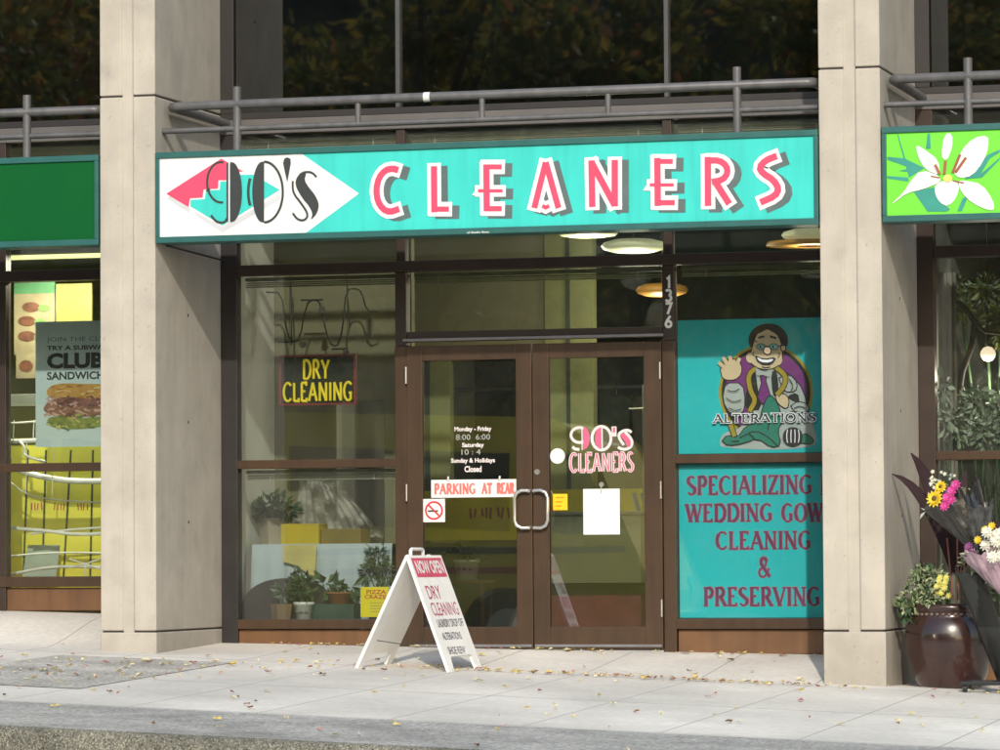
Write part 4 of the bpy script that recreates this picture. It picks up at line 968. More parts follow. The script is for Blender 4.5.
def pot_plant(name, label, px, vtop, vbot, wpx, y, potm, clumps, lm, n, size, square=False, taper=.8, decor=None, long=2.2):
    x, zb_ = at(px, vbot, y); _, zt_ = at(px, vtop, y); r = wpx/2/144
    t = thing(name, label, 'plant', (x, y, zb_), 'potted plants inside the cleaners window')
    h = zt_-zb_; mb = MB()
    if square: mb.lathe([(.001, 0), (r*1.3*taper, 0), (r*1.35, h), (r*1.2, h), (r*1.15, h*.8), (.001, h*.8)], (x, y, zb_), 4)
    else: mb.lathe([(.001, 0), (r*taper, 0), (r*.97, h*.85), (r*1.05, h*.86), (r*1.06, h), (r*.92, h), (r*.9, h*.85), (.001, h*.83)], (x, y, zb_), 24)
    p = mb.build('pot', potm, t, smooth=not square)
    if decor:
        mb = MB(); mb.mat(decor)
        for dx in (-.4, 0.05, .5): mb.lathe([(.001, .012), (.012, .008), (.016, 0), (.012, -.008), (.001, -.012)], (x+dx*r, y-math.sqrt(max(0, r*r*.88-(dx*r)**2)), zb_+h*.55), 10)
        mb.build('pot_decoration', None, t)
    cl = [(at(u, v, y)[0], y+dy, at(u, v, y)[1], rx/144, ry_, rz/144) for u, v, dy, rx, ry_, rz in clumps]
    leaf_mesh('foliage', cl, lm, t, n, size, long)
    st_ = MB()
    for c in cl: st_.tube([(x, y, zt_-.01), ((x+c[0])/2, (y+c[1])/2, (zt_+c[2])/2+.02), (c[0], c[1], c[2])], .005, 5)
    st_.build('stem', M_leaf1, t)
    return t
M_pbeige = mat('pot_beige', (.36, .32, .24), .7); M_pbrown = mat('pot_brown', (.26, .17, .10), .7); M_pwh = mat('pot_white', (.72, .74, .72), .35); M_terra = mat('terracotta', (.32, .13, .06), .8)
pot_plant('potted_plant', 'bushy dark potted plant in a beige pot on the window table', 273, 518, 545, 26, .72, M_pbeige, [(272, 506, 0, 20, .13, 14), (262, 510, 0, 14, .1, 12), (288, 510, 0, 14, .1, 12)], [M_leaf1, M_leaf2], 260, .075, square=True)
pot_plant('potted_plant', 'small potted plant in a square brown pot on the window sill', 281, 604, 624, 18, .2, M_pbrown, [(284, 592, 0, 10, .06, 12), (297, 578, .02, 10, .05, 10)], [M_leaf2, M_leaf3], 60, .06, square=True)
pot_plant('potted_plant', 'broad leaved potted plant in a white patterned pot on the window sill', 304, 602, 624, 21, .2, M_pwh, [(306, 586, 0, 9, .05, 13), (298, 592, 0, 8, .05, 9)], [M_leaf1, M_leaf2], 46, .10, decor=mat('pot_print', (.2, .2, .2), .5))
pot_plant('potted_plant', 'tall feathery potted fern beside the yellow notice in the window', 378, 598, 624, 22, .45, M_terra, [(378, 560, 0, 13, .09, 20), (386, 575, 0, 10, .08, 16), (368, 572, 0, 9, .08, 14)], [M_leaf2, M_leaf1, M_leaf3], 420, .05, long=3.5)
pl_ = pot_plant('potted_plant', 'rosette plant in a low terracotta tray beside the green planter', 340, 592, 604, 28, .3, M_terra, [(326, 584, 0, 11, .05, 6), (338, 588, 0, 10, .05, 5), (350, 588, 0, 8, .05, 5)], [M_leaf1, M_leaf2], 40, .10)
pot_plant('potted_plant', 'leafy plant in a round white patterned pot behind the left door', 467, 560, 580, 27, .6, M_pwh, [(467, 553, 0, 17, .1, 7), (452, 555, 0, 8, .08, 6), (484, 558, .02, 9, .08, 9)], [M_leaf1, M_leaf2], 150, .055, decor=mat('pot_olive', (.18, .2, .08), .5))
x, z = at(467, 580.5, .6)
sd = thing('plant_stand', 'low brown plant stand carrying the round white pot behind the left door', 'plant stand', (x, .6, 0))
mb = MB(); mb.box(x-.17, x+.17, .48, .74, z-.022, z-.001); mb.build('top', mat('stand_wood', (.2, .12, .06), .6), sd, bevel=.004)
for dx in (-.14, .14):
    for y in (.5, .72): mb = MB(); mb.tube([(x+dx, y, -.02), (x+dx, y, z-.022)], .014, 8); mb.build('leg', MATS['stand_wood'], sd)
(gx0, gz1), (gx1, gz0) = at(316, 604, .3), at(357, 623, .3)
mb = MB(); mb.box(gx0, gx1, .22, .4, gz0, gz1); tag(mb.build('planter_box', mat('planter_green', (.03, .07, .055), .5), bevel=.006), 'dark green planter box on the window sill under the terracotta tray', 'planter')
(gx0, gz1), (gx1, gz0) = at(284, 524, .66), at(322, 545, .66)  # yellow and ochre blocks added for the vehicle mirrored in this window
mb = MB(); mb.box(gx0, gx1, .58, .8, gz0, gz1); tag(mb.build('storage_box', mat('box_yellow', (.50, .38, .015), .6, var=.1), bevel=.006), 'yellow box on the window table beside the bushy plant', 'box')
(gx0, gz1), (gx1, gz0) = at(324, 529, .7), at(364, 545, .7)
mb = MB(); mb.box(gx0, gx1, .62, .86, gz0, gz1); tag(mb.build('storage_box', mat('box_ochre', (.20, .14, .03), .6, var=.2), bevel=.006), 'dull ochre box on the window table right of the yellow box', 'box')
(gx0, gz1), (gx1, gz0) = at(284, 545, .46), at(318, 578, .46)  # pale sheet painted in for the reflection under the blocks
mb = MB(); mb.prism([(gx0, gz1), (gx1, gz1), (gx1-.02, gz0), (gx0+.1, gz0+.09), (gx0, gz0+.12)], .44, .442); tag(mb.build('yellow_cloth', mat('cloth_pale_yellow', (.62, .55, .22), .8)), 'pale yellow cloth hanging over the table edge below the yellow box', 'cloth')
# dark armchair back
ac = thing('armchair', 'dark round backed armchair behind the window pots', 'chair', (at(285, 600, .38)[0], .42, 0))
mb = MB(); pts = [(242, 628), (242, 606), (250, 590), (268, 581), (290, 579), (312, 583), (324, 592), (330, 604), (330, 628)]
mb.prism([at(u, v, .36) for u, v in smoothpts(pts, k=2)], .36, .44); mb.build('backrest', mat('chair_charcoal', (.035, .03, .03), .7, var=.2), ac, bevel=.02)
a = at(246, 628, .36); b = at(328, 628, .36)
mb = MB(); mb.box(a[0], b[0], .36, .48, .0, a[1]+.01); mb.build('seat', MATS['chair_charcoal'], ac, bevel=.02)
# pale mottled sheet added to paint a reflection in the glass
cv = []; n = 46
for i in range(n+1):
    f = i/n
    for j in range(9):
        g = j/8; u = 300+(f*36)+g*(f*58-6); v = 478+g*(46+f*16)
        x, z = at(u, v, 1.02); cv.append((x, 1.02+.012*math.sin(i*1.3+g*2)+.01*math.sin(i*.37), z))
mb = MB(); mb.add(cv, [(i*9+j, (i+1)*9+j, (i+1)*9+j+1, i*9+j+1) for i in range(n) for j in range(8)], True)
M_reflsheet = bpy.data.materials.new('sheer_curtain'); M_reflsheet.use_nodes = True; n_ = M_reflsheet.node_tree; b_ = n_.nodes['Principled BSDF']
b_.inputs['Base Color'].default_value = (.5, .49, .44, 1); b_.inputs['Roughness'].default_value = .9
tcs = n_.nodes.new('ShaderNodeTexCoord'); nzs = n_.nodes.new('ShaderNodeTexNoise'); nzs.inputs['Scale'].default_value = 9; nzs.inputs['Detail'].default_value = 5; n_.links.new(tcs.outputs['Object'], nzs.inputs['Vector'])
rms = n_.nodes.new('ShaderNodeMapRange'); rms.inputs[1].default_value = .4; rms.inputs[2].default_value = .65; rms.inputs[3].default_value = .05; rms.inputs[4].default_value = .8; n_.links.new(nzs.outputs['Fac'], rms.inputs[0]); n_.links.new(rms.outputs[0], b_.inputs['Alpha'])
tag(mb.build('curtain_swag', M_reflsheet), 'pale gathered curtain swag hanging behind the table plants', 'curtain')
# yellow notice
o, x0, x1, z0, z1 = signplate('window_notice', 'bright yellow notice with red heading low in the left window', 'notice', (360.5, 587, 389, 617), .05, mat('notice_yellow', hexc(250, 232, 30), .6, var=.04))
font_text('PIZZA', x0+.045, x1-.02, z1-.05, z1-.02, .048, M_red, 'lettering', o, bold=.02); font_text('CRAZE', x0+.03, x1-.02, z1-.085, z1-.056, .048, M_red, 'lettering', o, bold=.02)
mb = MB(); mb.mat(mat('print_faint', (.45, .4, .12), .6))
for i in range(4): mb.ribbon([(x0+.07, z0+.1-.02*i), (x1-.05, z0+.1-.02*i)], .005, .048)
mb.build('print_lines', None, o)

# ------------------------------------------------------------------ sandwich shop
YS = .05
(x0, z1), (x1, z0) = at(35.5, 322, YS), at(122, 446, YS)
pb = tag(poster('window_poster', x0, x1, z0, z1, mat('poster_blue', hexc(206, 228, 230), .6, var=.04), 'pale blue window poster of a club sandwich beside the left column', YS))
M_ink = mat('print_ink', hexc(34, 44, 48), .5); M_ink2 = mat('print_ink_light', hexc(92, 120, 126), .5)
for t, u0, u1, v0, v1, m, bo in [('JOIN THE CLUB', 47, 111, 336, 343, M_ink2, .0), ('TRY A SUBWAY', 47, 109, 344.5, 350.5, M_ink, .03), ('CLUB', 47, 104, 352, 369, M_ink, .05), ('SANDWICH', 47, 104, 371, 380, M_ink, .03)]:
    a = at(u0, v1, YS); b = at(u1, v0, YS); font_text(t, a[0], b[0], a[1], b[1], YS-.002, m, 'lettering', pb, bold=bo)
sw = MB(); yk = YS-.002; f_ = lambda u, v: at(u, v, YS)
sw.mat(mat('print_bun', hexc(196, 150, 70), .6, var=.2, scale=20)); poly(sw, smoothpts([(46, 396), (48, 387), (60, 383), (85, 384), (112, 384), (118, 392), (114, 401), (60, 402)], True), yk, f_)
sw.mat(mat('print_meat', hexc(140, 92, 84), .6, var=.35, scale=30)); poly(sw, smoothpts([(42, 409), (50, 400), (70, 396), (95, 400), (116, 398), (118, 414), (90, 416), (66, 420), (48, 414)], True), yk-.0006, f_)
sw.mat(mat('print_lettuce', hexc(128, 140, 62), .6, var=.3, scale=30)); poly(sw, smoothpts([(46, 418), (60, 416), (80, 419), (114, 415), (118, 424), (80, 430), (50, 428)], True), yk-.0012, f_)
R = random.Random(31); mts = [mat('print_meat_%s' % k, hexc(*c), .6, var=.2, scale=30) for k, c in (('pink', (205, 160, 150)), ('brown', (128, 78, 60)), ('dark', (92, 52, 44)), ('cream', (222, 196, 170)))]
for i in range(70):
    sw.mat(R.choices(mts, (4, 4, 3, 1))[0]); u = R.uniform(43, 112); v = R.uniform(397, 417)
    rib(sw, smoothpts([(u, v), (u+R.uniform(2, 5), v+R.uniform(-4, 4)), (u+R.uniform(5, 9), v+R.uniform(-3, 4))], k=1), R.uniform(.006, .018), yk-.0018-.00004*i, f_)
lts = [mat('print_green_%s' % k, hexc(*c), .6) for k, c in (('light', (160, 168, 84)), ('deep', (84, 108, 44)), ('pale', (190, 190, 120)))]
for i in range(34):
    sw.mat(R.choice(lts)); u = R.uniform(45, 113); v = R.uniform(415, 428); rib(sw, [(u, v), (u+R.uniform(2, 6), v+R.uniform(-3, 3))], R.uniform(.008, .02), yk-.0046-.00004*i, f_)
bts = [mat('print_crust_%s' % k, hexc(*c), .6) for k, c in (('gold', (214, 170, 92)), ('toast', (172, 118, 52)), ('light', (232, 200, 134)))]
for i in range(40):
    sw.mat(R.choice(bts)); u = R.uniform(50, 112); v = R.uniform(386, 397); rib(sw, [(u, v), (u+R.uniform(2, 7), v+R.uniform(-1.5, 1.5))], R.uniform(.006, .014), yk-.006-.00003*i, f_)
sw.build('sandwich_picture', None, pb)
# menu boards
def board(px, y, m, label, parts=()):
    o, x0, x1, z0, z1 = signplate('menu_board', label, 'menu board', px, y, m, .02)
    return o
M_mb = mat('board_beige', (.20, .165, .10), .6, var=.12, scale=6); M_san = mat('print_sandwich', (.10, .035, .018), .6, var=.4, scale=20); M_sgr = mat('print_salad', (.10, .18, .05), .6)
o = board((14, 290, 55, 354), 1.2, M_mb, 'beige menu board with three sandwich pictures behind the poster')
mb = MB()
mb.mat(mat('board_green', (.05, .16, .07), .6)); mb.prism([at(*p, 1.198) for p in ((14, 282), (55, 281), (55, 293), (14, 294))], 1.198, 1.198)
for i, (u, v) in enumerate(((31, 307), (27, 321), (27, 336))):
    mb.mat(M_san); mb.prism([at(*p, 1.196) for p in arc(u, v, 9, 5, 0, 340, 14)], 1.196-.0003*i, 1.196-.0003*i)
    mb.mat(M_sgr); mb.prism([at(*p, 1.195) for p in arc(u+13, v+1, 6, 3.5, 0, 340, 12)], 1.195, 1.195)
mb.build('food_pictures', None, o)
o = board((56, 284, 92, 324), 1.15, mat('board_yellow', (.15, .135, .025), .6, var=.35, scale=7), 'yellow panelled menu board right of the beige board')
o = board((16, 354, 36, 378), 1.1, M_mb, 'small beige menu card with one sandwich, low beside the poster')
mb = MB(); mb.mat(M_san); mb.prism([at(*p, 1.098) for p in arc(26, 366, 7, 6, 0, 340, 14)], 1.098, 1.098); mb.build('food_picture', None, o)
(gx0, gz1), (gx1, gz0) = at(-20, 396, 1.3), at(60, 407, 1.3)
mb = MB(); mb.box(gx0, gx1, 1.1, 1.3, gz0, gz1); tag(mb.build('wall_shelf', mat('shelf_grey', (.15, .16, .14), .5), bevel=.004), 'grey shelf behind the club sandwich poster', 'shelf')
# added yellow panels, standing for the minibus mirrored in this window
M_yel = mat('booth_yellow', (.93, .83, .10), .4, var=.12, scale=2, coat=.3)
YBt = .75
bt = thing('booth', 'bright yellow panelled booth behind the left shop window', 'booth', (at(50, 560, YBt)[0], YBt, .3))
a = at(-60, 446, YBt); b = at(130, 590, YBt)
mb = MB(); mb.box(a[0], b[0], YBt, YBt+.12, .3, a[1]); mb.build('backrest', M_yel, bt, bevel=.02)
mb = MB(); mb.box(a[0], b[0], YBt-.001, YBt+.14, a[1]+.004, a[1]+.05); mb.build('top_rail', mat('booth_trim', (.14, .13, .05), .4), bt, bevel=.01)
mb = MB(); M_dg = mat('booth_seam', (.06, .07, .02), .6)
for u0, u1 in ((28, 23), (46, 42), (71, 63), (5, 0), (-20, -24), (93, 90)):
    p = at(u0, 450, YBt-.004); q = at(u1, 585, YBt-.004); mb.ribbon([q, p], .016, YBt-.004)
mb.build('seam', M_dg, bt)
mb = MB(); 
R = random.Random(3)
for cx in (32, 55, 78):
    for i in range(4): u = cx+i*3.2; mb.ribbon([at(u, 503+R.uniform(-1, 1), YBt), at(u+R.uniform(-1, 1), 510, YBt)], .009, YBt-.006)
mb.build('red_print', mat('booth_red', (.55, .14, .06), .6), bt)
# paper sheet against the yellow panels
mb = MB(); mb.prism([at(*p, .62) for p in ((22, 578), (28, 545), (60, 545), (56, 578))], .62, .624); tag(mb.build('paper_sheet', mat('sheet_pale_teal', (.48, .56, .48), .7)), 'pale sheet leaning against the yellow booth low in the window', 'sheet')
# white reflection lines of the left window, put in as tubes
M_refl = mat('white_rail', (.86, .86, .80), .25, metal=.0, coat=.5)
rk = thing('wire_rack', 'curved chrome wire rack just behind the left shop window glass', 'rack', (at(50, 520, .4)[0], .4, .4))
def refl_line(P, r, y, name='rail'):
    mb = MB(); mb.tube([(at(u, v, y)[0], y, at(u, v, y)[1]) for u, v in smoothpts(P, k=2)], r, 8); mb.build(name, M_refl, rk)
refl_line([(-30, 525), (10, 528), (50, 531), (75, 535), (130, 532)], .014, .4); refl_line([(30, 534), (75, 529), (130, 526)], .008, .41)
refl_line([(-30, 560), (10, 556), (60, 552), (130, 554)], .007, .42); refl_line([(-40, 582), (0, 577), (40, 568), (70, 566), (130, 568)], .012, .38)
refl_line([(-20, 466), (2, 475), (24, 494), (50, 500), (130, 504)], .006, .44); refl_line([(18, 470), (45, 478), (80, 482), (130, 480)], .022, .46)
refl_line([(-20, 424), (20, 423), (60, 419), (130, 420)], .007, .3); refl_line([(-20, 440), (20, 442), (60, 438), (130, 436)], .016, .32)
refl_line([(-5, 440), (5, 452), (12, 461)], .006, .3); refl_line([(18, 440), (26, 448), (22, 455), (45, 462)], .01, .3)
for u in (14, 34, 50, 68, 86): refl_line([(u, 420), (u-1, 441)], .004, .31, 'wire')
for u, v in ((52, 502), (26, 492)): refl_line([(u+1, 442), (u, v)], .004, .44, 'wire')
for a in (25, 155, 200, 335, 270): refl_line([(85, 564), (85+17*math.cos(math.radians(a)), 564-12*math.sin(math.radians(a)))], .006, .37, 'wire')
# tube light
(gx0, gz), (gx1, _) = at(4, 258, .7), at(112, 254.5, .7)
fl = thing('tube_light', 'lit yellowish tube light above the left shop window', 'lamp', ((gx0+gx1)/2, .7, gz))
mb = MB(); mb.tube([(gx0, .7, gz), (gx1, .7, gz)], .018, 10); mb.build('tube', mat('tube_glow', (.8, .8, .5), .5, emit=((.86, .84, .36), .95)), fl)
mb = MB(); mb.box(gx0-.03, gx1+.03, .68, .76, gz+.025, gz+.07); mb.build('housing', M_rail, fl)
al = bpy.data.lights.new('tube_light_source', 'AREA'); al.shape = 'RECTANGLE'; al.size = .8; al.size_y = .05; al.energy = 60; al.color = (1, .95, .7)
ao = bpy.data.objects.new('tube_light_source', al); COL.objects.link(ao); ao.location = ((gx0+gx1)/2, .7, gz-.03); ao.parent = fl; ao.matrix_parent_inverse = fl.matrix_basis.inverted()

# ------------------------------------------------------------------ florist
lx, lz = at(988, 354, .8)
gl_ = thing('globe_lamp', 'lit round globe lamp in the florist window', 'lamp', (lx, .8, lz))
mb = MB(); mb.lathe([(.001, .055), (.03, .046), (.05, .02), (.055, 0), (.05, -.02), (.03, -.046), (.001, -.055)], (lx, .8, lz)); mb.build('globe', mat('globe_glow', (.9, .85, .75), .5, emit=((1, .80, .55), .75)), gl_)
pl = bpy.data.lights.new('globe_bulb', 'POINT'); pl.energy = 8; pl.color = (1, .88, .7); pl.shadow_soft_size = .1
po = bpy.data.objects.new('globe_bulb', pl); COL.objects.link(po); po.location = (lx, .8, lz-.2); po.parent = gl_; po.matrix_parent_inverse = gl_.matrix_basis.inverted()
mb = MB(); mb.tube([(lx, .8, lz+.05), (lx, .8, 3.6)], .006, 6); mb.build('stem', M_dark, gl_)
M_fl1 = mat('florist_leaf', (.20, .26, .18), .5, var=.4, scale=8); M_fl2 = mat('florist_leaf_pale', (.40, .46, .38), .5, var=.3, scale=8); M_fl3 = mat('florist_leaf_olive', (.14, .16, .04), .5, var=.3)
def fplant(label, clumps, y, ms, n, size, potu, long=2.0):
    x, z = at(potu, 470, y)
    t = thing('florist_plant', label, 'plant', (x, y, -.2), 'plants inside the florist window')
    leaf_mesh('foliage', [(at(u, v, y)[0], y, at(u, v, y)[1], rx/145, .15, rz/145) for u, v, rx, rz in clumps], ms, t, n, size, long)
    mb = MB(); mb.lathe([(.001, 0), (.13, 0), (.17, .4), (.15, .4), (.001, .38)], (x, y, -.2)); mb.build('pot', M_pbeige, t)
    mb = MB()
    for u, v, rx, rz in clumps: mb.tube([(x, y, .18), ((x+at(u, v, y)[0])/2, y, (.18+at(u, v, y)[1])/2), (at(u, v, y)[0], y, at(u, v, y)[1])], .012, 6)
    mb.build('stem', M_leaf1, t)
fplant('pale broad leaved plant low in the florist window', [(958, 425, 16, 25), (985, 430, 22, 22), (975, 400, 18, 18), (1005, 400, 14, 30)], .45, [M_fl1, M_fl2, M_fl1], 620, .065, 975)
fplant('tall olive leaved plant high in the florist window', [(960, 300, 18, 22), (985, 290, 18, 16), (1000, 320, 12, 30)], .9, [M_fl3, M_fl3, M_fl1], 520, .08, 1000, 2.5)
fplant('thin pale leaved plant at the left edge of the florist window', [(943, 385, 6, 16), (950, 420, 6, 24)], .3, [M_fl2, M_fl1], 50, .10, 947)
mb = MB(); gx0 = at(938, 300, .5)[0]; gx1 = at(956, 300, .5)[0]
cv = [(gx0+(gx1-gx0)*i/12, .5+.02*math.sin(i*1.6), z) for i in range(13) for z in (.1, 2.6)]
mb.add(cv, [(i*2, i*2+2, i*2+3, i*2+1) for i in range(12)], True); tag(mb.build('curtain', mat('curtain_dusty', (.26, .24, .21), .9)), 'dusty hanging curtain at the left edge of the florist window', 'curtain')
br_ = MB(); R = random.Random(4); px_ = []
br_.tube([(at(u, v, .7)[0], .7, at(u, v, .7)[1]) for u, v in ((956, 300), (966, 310), (975, 322), (972, 345), (962, 372), (958, 400))], .022, 8)
br_.tube([(at(u, v, .7)[0], .7, at(u, v, .7)[1]) for u, v in ((975, 322), (985, 332), (1004, 334))], .012, 8)
tag(br_.build('bare_branch', mat('branch_dark', (.05, .04, .03), .8)), 'dark twisted bare branch displayed in the florist window', 'branch')

# urn outside
def gz_(x, y): return bayz(LV[1], 3.1)(x, y) if y > -1.345 else zg(x, y)
ux, uy = at(950, 640, -1.0)[0], -1.0
uz = gz_(ux, uy)+.002
M_urn = mat('urn_glaze', (.038, .016, .013), .26, var=.45, scale=4, coat=.6)
un = thing('glazed_urn', 'large brown glazed urn standing beside the right column', 'urn', (ux, uy, uz))
hU = at(950, 604, -1.0)[1]-uz
prof = [(.001, .0), (.20, 0), (.215, .02), (.25, .1), (.285, .22), (.297, .32), (.288, .40), (.262, .455), (.25, .47), (.25, .50), (.262, .51), (.268, .535), (.255, .55), (.225, .55), (.215, .50), (.001, .49)]
mb = MB(); mb.lathe([(r, z*hU/.55) for r, z in prof], (ux, uy, uz), 48); mb.build('body', M_urn, un)
mb = MB()
for i in range(40):
    a = i*2*math.pi/40; mb.lathe([(.001, .012), (.011, .006), (.013, 0), (.011, -.006), (.001, -.012)], (ux+.252*math.cos(a), uy+.252*math.sin(a), uz+.485*hU/.55), 8)
mb.build('rim_beading', mat('urn_bead', (.14, .10, .08), .3, coat=.4), un)
zr_ = uz+hU
def Pp(u, v, y): x, z = at(u, v, y); return Vector((x, y, z))
M_var1 = mat('leaf_variegated', (.42, .45, .27), .6, var=.3, scale=20); M_var2 = mat('leaf_sage', (.17, .23, .11), .6, var=.3, scale=20); M_var3 = mat('leaf_dark_green', (.03, .07, .025), .5, var=.3)
vp = thing('variegated_plant', 'cream and green variegated plant spilling over the left rim of the urn', 'plant', Pp(925, 600, -1.12))
cl = []
for u, v, y, r in ((924, 585, -1.1, 17), (912, 595, -1.15, 13), (935, 578, -1.05, 14), (922, 572, -1.0, 11), (930, 598, -1.2, 13), (905, 605, -1.15, 8)):
    p = Pp(u, v, y); cl.append((p.x, y, p.z, r/150, .11, r/150))
leaf_mesh('foliage', cl, [M_var1, M_var1, M_var2, M_var2, M_var3], vp, 620, .042, 1.9)
leaf_mesh('lower_leaves', [(*Pp(904, 610, -1.1), .05, .05, .05), (*Pp(912, 605, -1.2), .05, .05, .05)], [M_var3, M_var2], vp, 26, .09, 1.6)
mb = MB()
for c in cl: mb.tube([(ux-.1, uy, zr_-.03), ((ux-.1+c[0])/2, (uy+c[1])/2, (zr_+c[2])/2+.03), (c[0], c[1], c[2])], .005, 5)
mb.build('stem', M_var2, vp)
def flower(mb, c, r, n, pm, cm, axis=Vector((-.3, -1, .3)), layers=2, w=.45):
    axis = axis.normalized(); a = axis.cross(Vector((0, 0, 1))).normalized(); b = axis.cross(a)
    mb.mat(pm)
    for l in range(layers):
        for i in range(n):
            t = 2*math.pi*(i+.5*l)/n; d = (a*math.cos(t)+b*math.sin(t)); s_ = axis.cross(d); k = r*(1-.25*l); up = axis*(r*(.15+.3*l))
            mb.add([c+axis*.002*l, c+d*k*.55+s_*k*w*.5+up*.7, c+d*k+up, c+d*k*.55-s_*k*w*.5+up*.7], [(0, 1, 2, 3)])
    mb.mat(cm); p = [c+axis*r*.25+(a*math.cos(2*math.pi*i/8)+b*math.sin(2*math.pi*i/8))*r*.3 for i in range(8)]
    mb.add(p+[c+axis*r*.4], [(i, (i+1) % 8, 8) for i in range(8)])
M_yelf = mat('petal_yellow', (.75, .52, .02), .6, var=.15); M_pinkf = mat('petal_magenta', (.6, .06, .28), .6, var=.2); M_whf = mat('petal_white', (.8, .78, .66), .6, var=.1); M_cen = mat('flower_centre', (.12, .06, .01), .7); M_purf = mat('petal_purple', (.20, .05, .16), .6, var=.2)
M_lyel = mat('petal_lemon', (.72, .66, .16), .6, var=.12)
R = random.Random(11)
yf = thing('yellow_flowers', 'lemon yellow flower cluster in the urn beside the variegated plant', 'flowers', Pp(943, 600, -1.15))
mb = MB()
for i in range(16): mb = MB(); p = Pp(943+R.uniform(-6, 6), 586+R.uniform(-10, 10), -1.2+R.uniform(-.04, .04)); flower(mb, p, .026, 7, M_lyel, M_lyel); mb.build('bloom', None, yf)
for dx in (-4, 0, 4): mb = MB(); mb.tube([(ux-.02, uy-.1, zr_-.04), Pp(943+dx, 588, -1.18)], .004, 5); mb.build('stem', M_var2, yf)
# cordyline
M_cord = mat('leaf_burgundy', (.022, .008, .010), .65, spec=.25, var=.3)
cd_ = thing('burgundy_plant', 'burgundy strap leaved plant rising from the urn', 'plant', Pp(957, 600, -.95))
def blade(mb, P, w, nrm=Vector((.2, -1, .4))):
    P = [Vector(p) for p in P]; n = len(P); vs = []
    for i, p in enumerate(P):
        t = (P[min(i+1, n-1)]-P[max(i-1, 0)]).normalized(); s_ = t.cross(nrm).normalized(); f = math.sin(math.pi*min(.999, (i+.35)/(n-.4)))
        vs += [p-s_*w*f/2, p+nrm.normalized()*w*f*.12, p+s_*w*f/2]
    mb.add(vs, [(i*3+k, i*3+k+1, i*3+k+4, i*3+k+3) for i in range(n-1) for k in (0, 1)], True)
def bez(a, b, c, n=8): return [a*(1-t)**2+b*2*t*(1-t)+c*t*t for t in [i/n for i in range(n+1)]]
mb = MB()
for (a, b, c, w) in [((955, 575), (935, 480), (911, 453), .10), ((952, 575), (930, 485), (892, 474), .075), ((958, 575), (958, 520), (966, 470), .11), ((952, 575), (948, 530), (950, 512), .06), ((962, 570), (985, 530), (1003, 520), .08)]:
    blade(mb, bez(Pp(*a, -.95), Pp(*b, -.93), Pp(*c, -1.0+.002*c[0]-1.85)), w)
mb.build('leaf', M_cord, cd_)
mb = MB()
for (a, b) in (((953, 600), (947, 538)), ((958, 600), (957, 530)), ((962, 600), (966, 535))): mb.tube([Pp(*a, -1.02), Pp(*b, -1.0)], .006, 6)
mb.build('stem', mat('stem_red', (.25, .08, .05), .6), cd_)
# bucket on a dolly in front
bz = gz_(3.33, -1.42)
dx_, dy_ = at(990, 688, -1.42)[0], -1.42; bz = gz_(dx_, dy_)+.002
dl_ = thing('plant_dolly', 'low black plant dolly on castors in front of the urn', 'dolly', (dx_, dy_, bz))
M_blk = mat('black_plastic', (.02, .022, .022), .35, var=.2)
mb = MB(); w = .17
mb.box(dx_-w, dx_+w, dy_-.15, dy_-.11, bz+.045, bz+.07); mb.box(dx_-w, dx_+w, dy_+.11, dy_+.15, bz+.045, bz+.07); mb.box(dx_-w, dx_-w+.04, dy_-.11, dy_+.11, bz+.045, bz+.07); mb.box(dx_+w-.04, dx_+w, dy_-.11, dy_+.11, bz+.045, bz+.07); mb.box(dx_-.02, dx_+.02, dy_-.11, dy_+.11, bz+.047, bz+.068)
mb.build('deck', M_blk, dl_, bevel=.005)
for sx in (-1, 1):
    for sy in (-1, 1):
        mb = MB(); x, y = dx_+sx*(w-.03), dy_+sy*.13; mb.tube([(x-.012, y, bz+.024), (x+.012, y, bz+.024)], .024, 14); mb.tube([(x, y, bz+.024), (x, y, bz+.05)], .01, 8); mb.build('castor', M_blk, dl_)
bx = at(969, 600, -1.38)[0]; by = -1.40
zb0 = bz+.07; zb1 = at(969, 573, -1.4)[1]
bk = thing('flower_bucket', 'tall black flower sleeve leaning in front of the urn, foot on the dolly', 'bucket', (bx+.25, by, zb0))
mb = MB(); hh = zb1-zb0; vs = []; n = 28
for (r, f, off) in ((.001, .0, .25), (.07, 0, .25), (.092, .97, .01), (.098, .98, .01), (.098, 1, .01), (.088, 1, .01), (.085, .5, .13), (.001, .5, .13)):
    vs.append((r, f, off))
V = [(bx+o_+r*math.cos(2*math.pi*k/n), by+r*math.sin(2*math.pi*k/n), zb0+f*hh) for r, f, o_ in vs for k in range(n)]
mb.add(V, [(i*n+k, i*n+(k+1) % n, (i+1)*n+(k+1) % n, (i+1)*n+k) for i in range(len(vs)-1) for k in range(n)], True)
mb.build('shell', mat('bucket_black', (.025, .027, .026), .35, var=.2), bk)
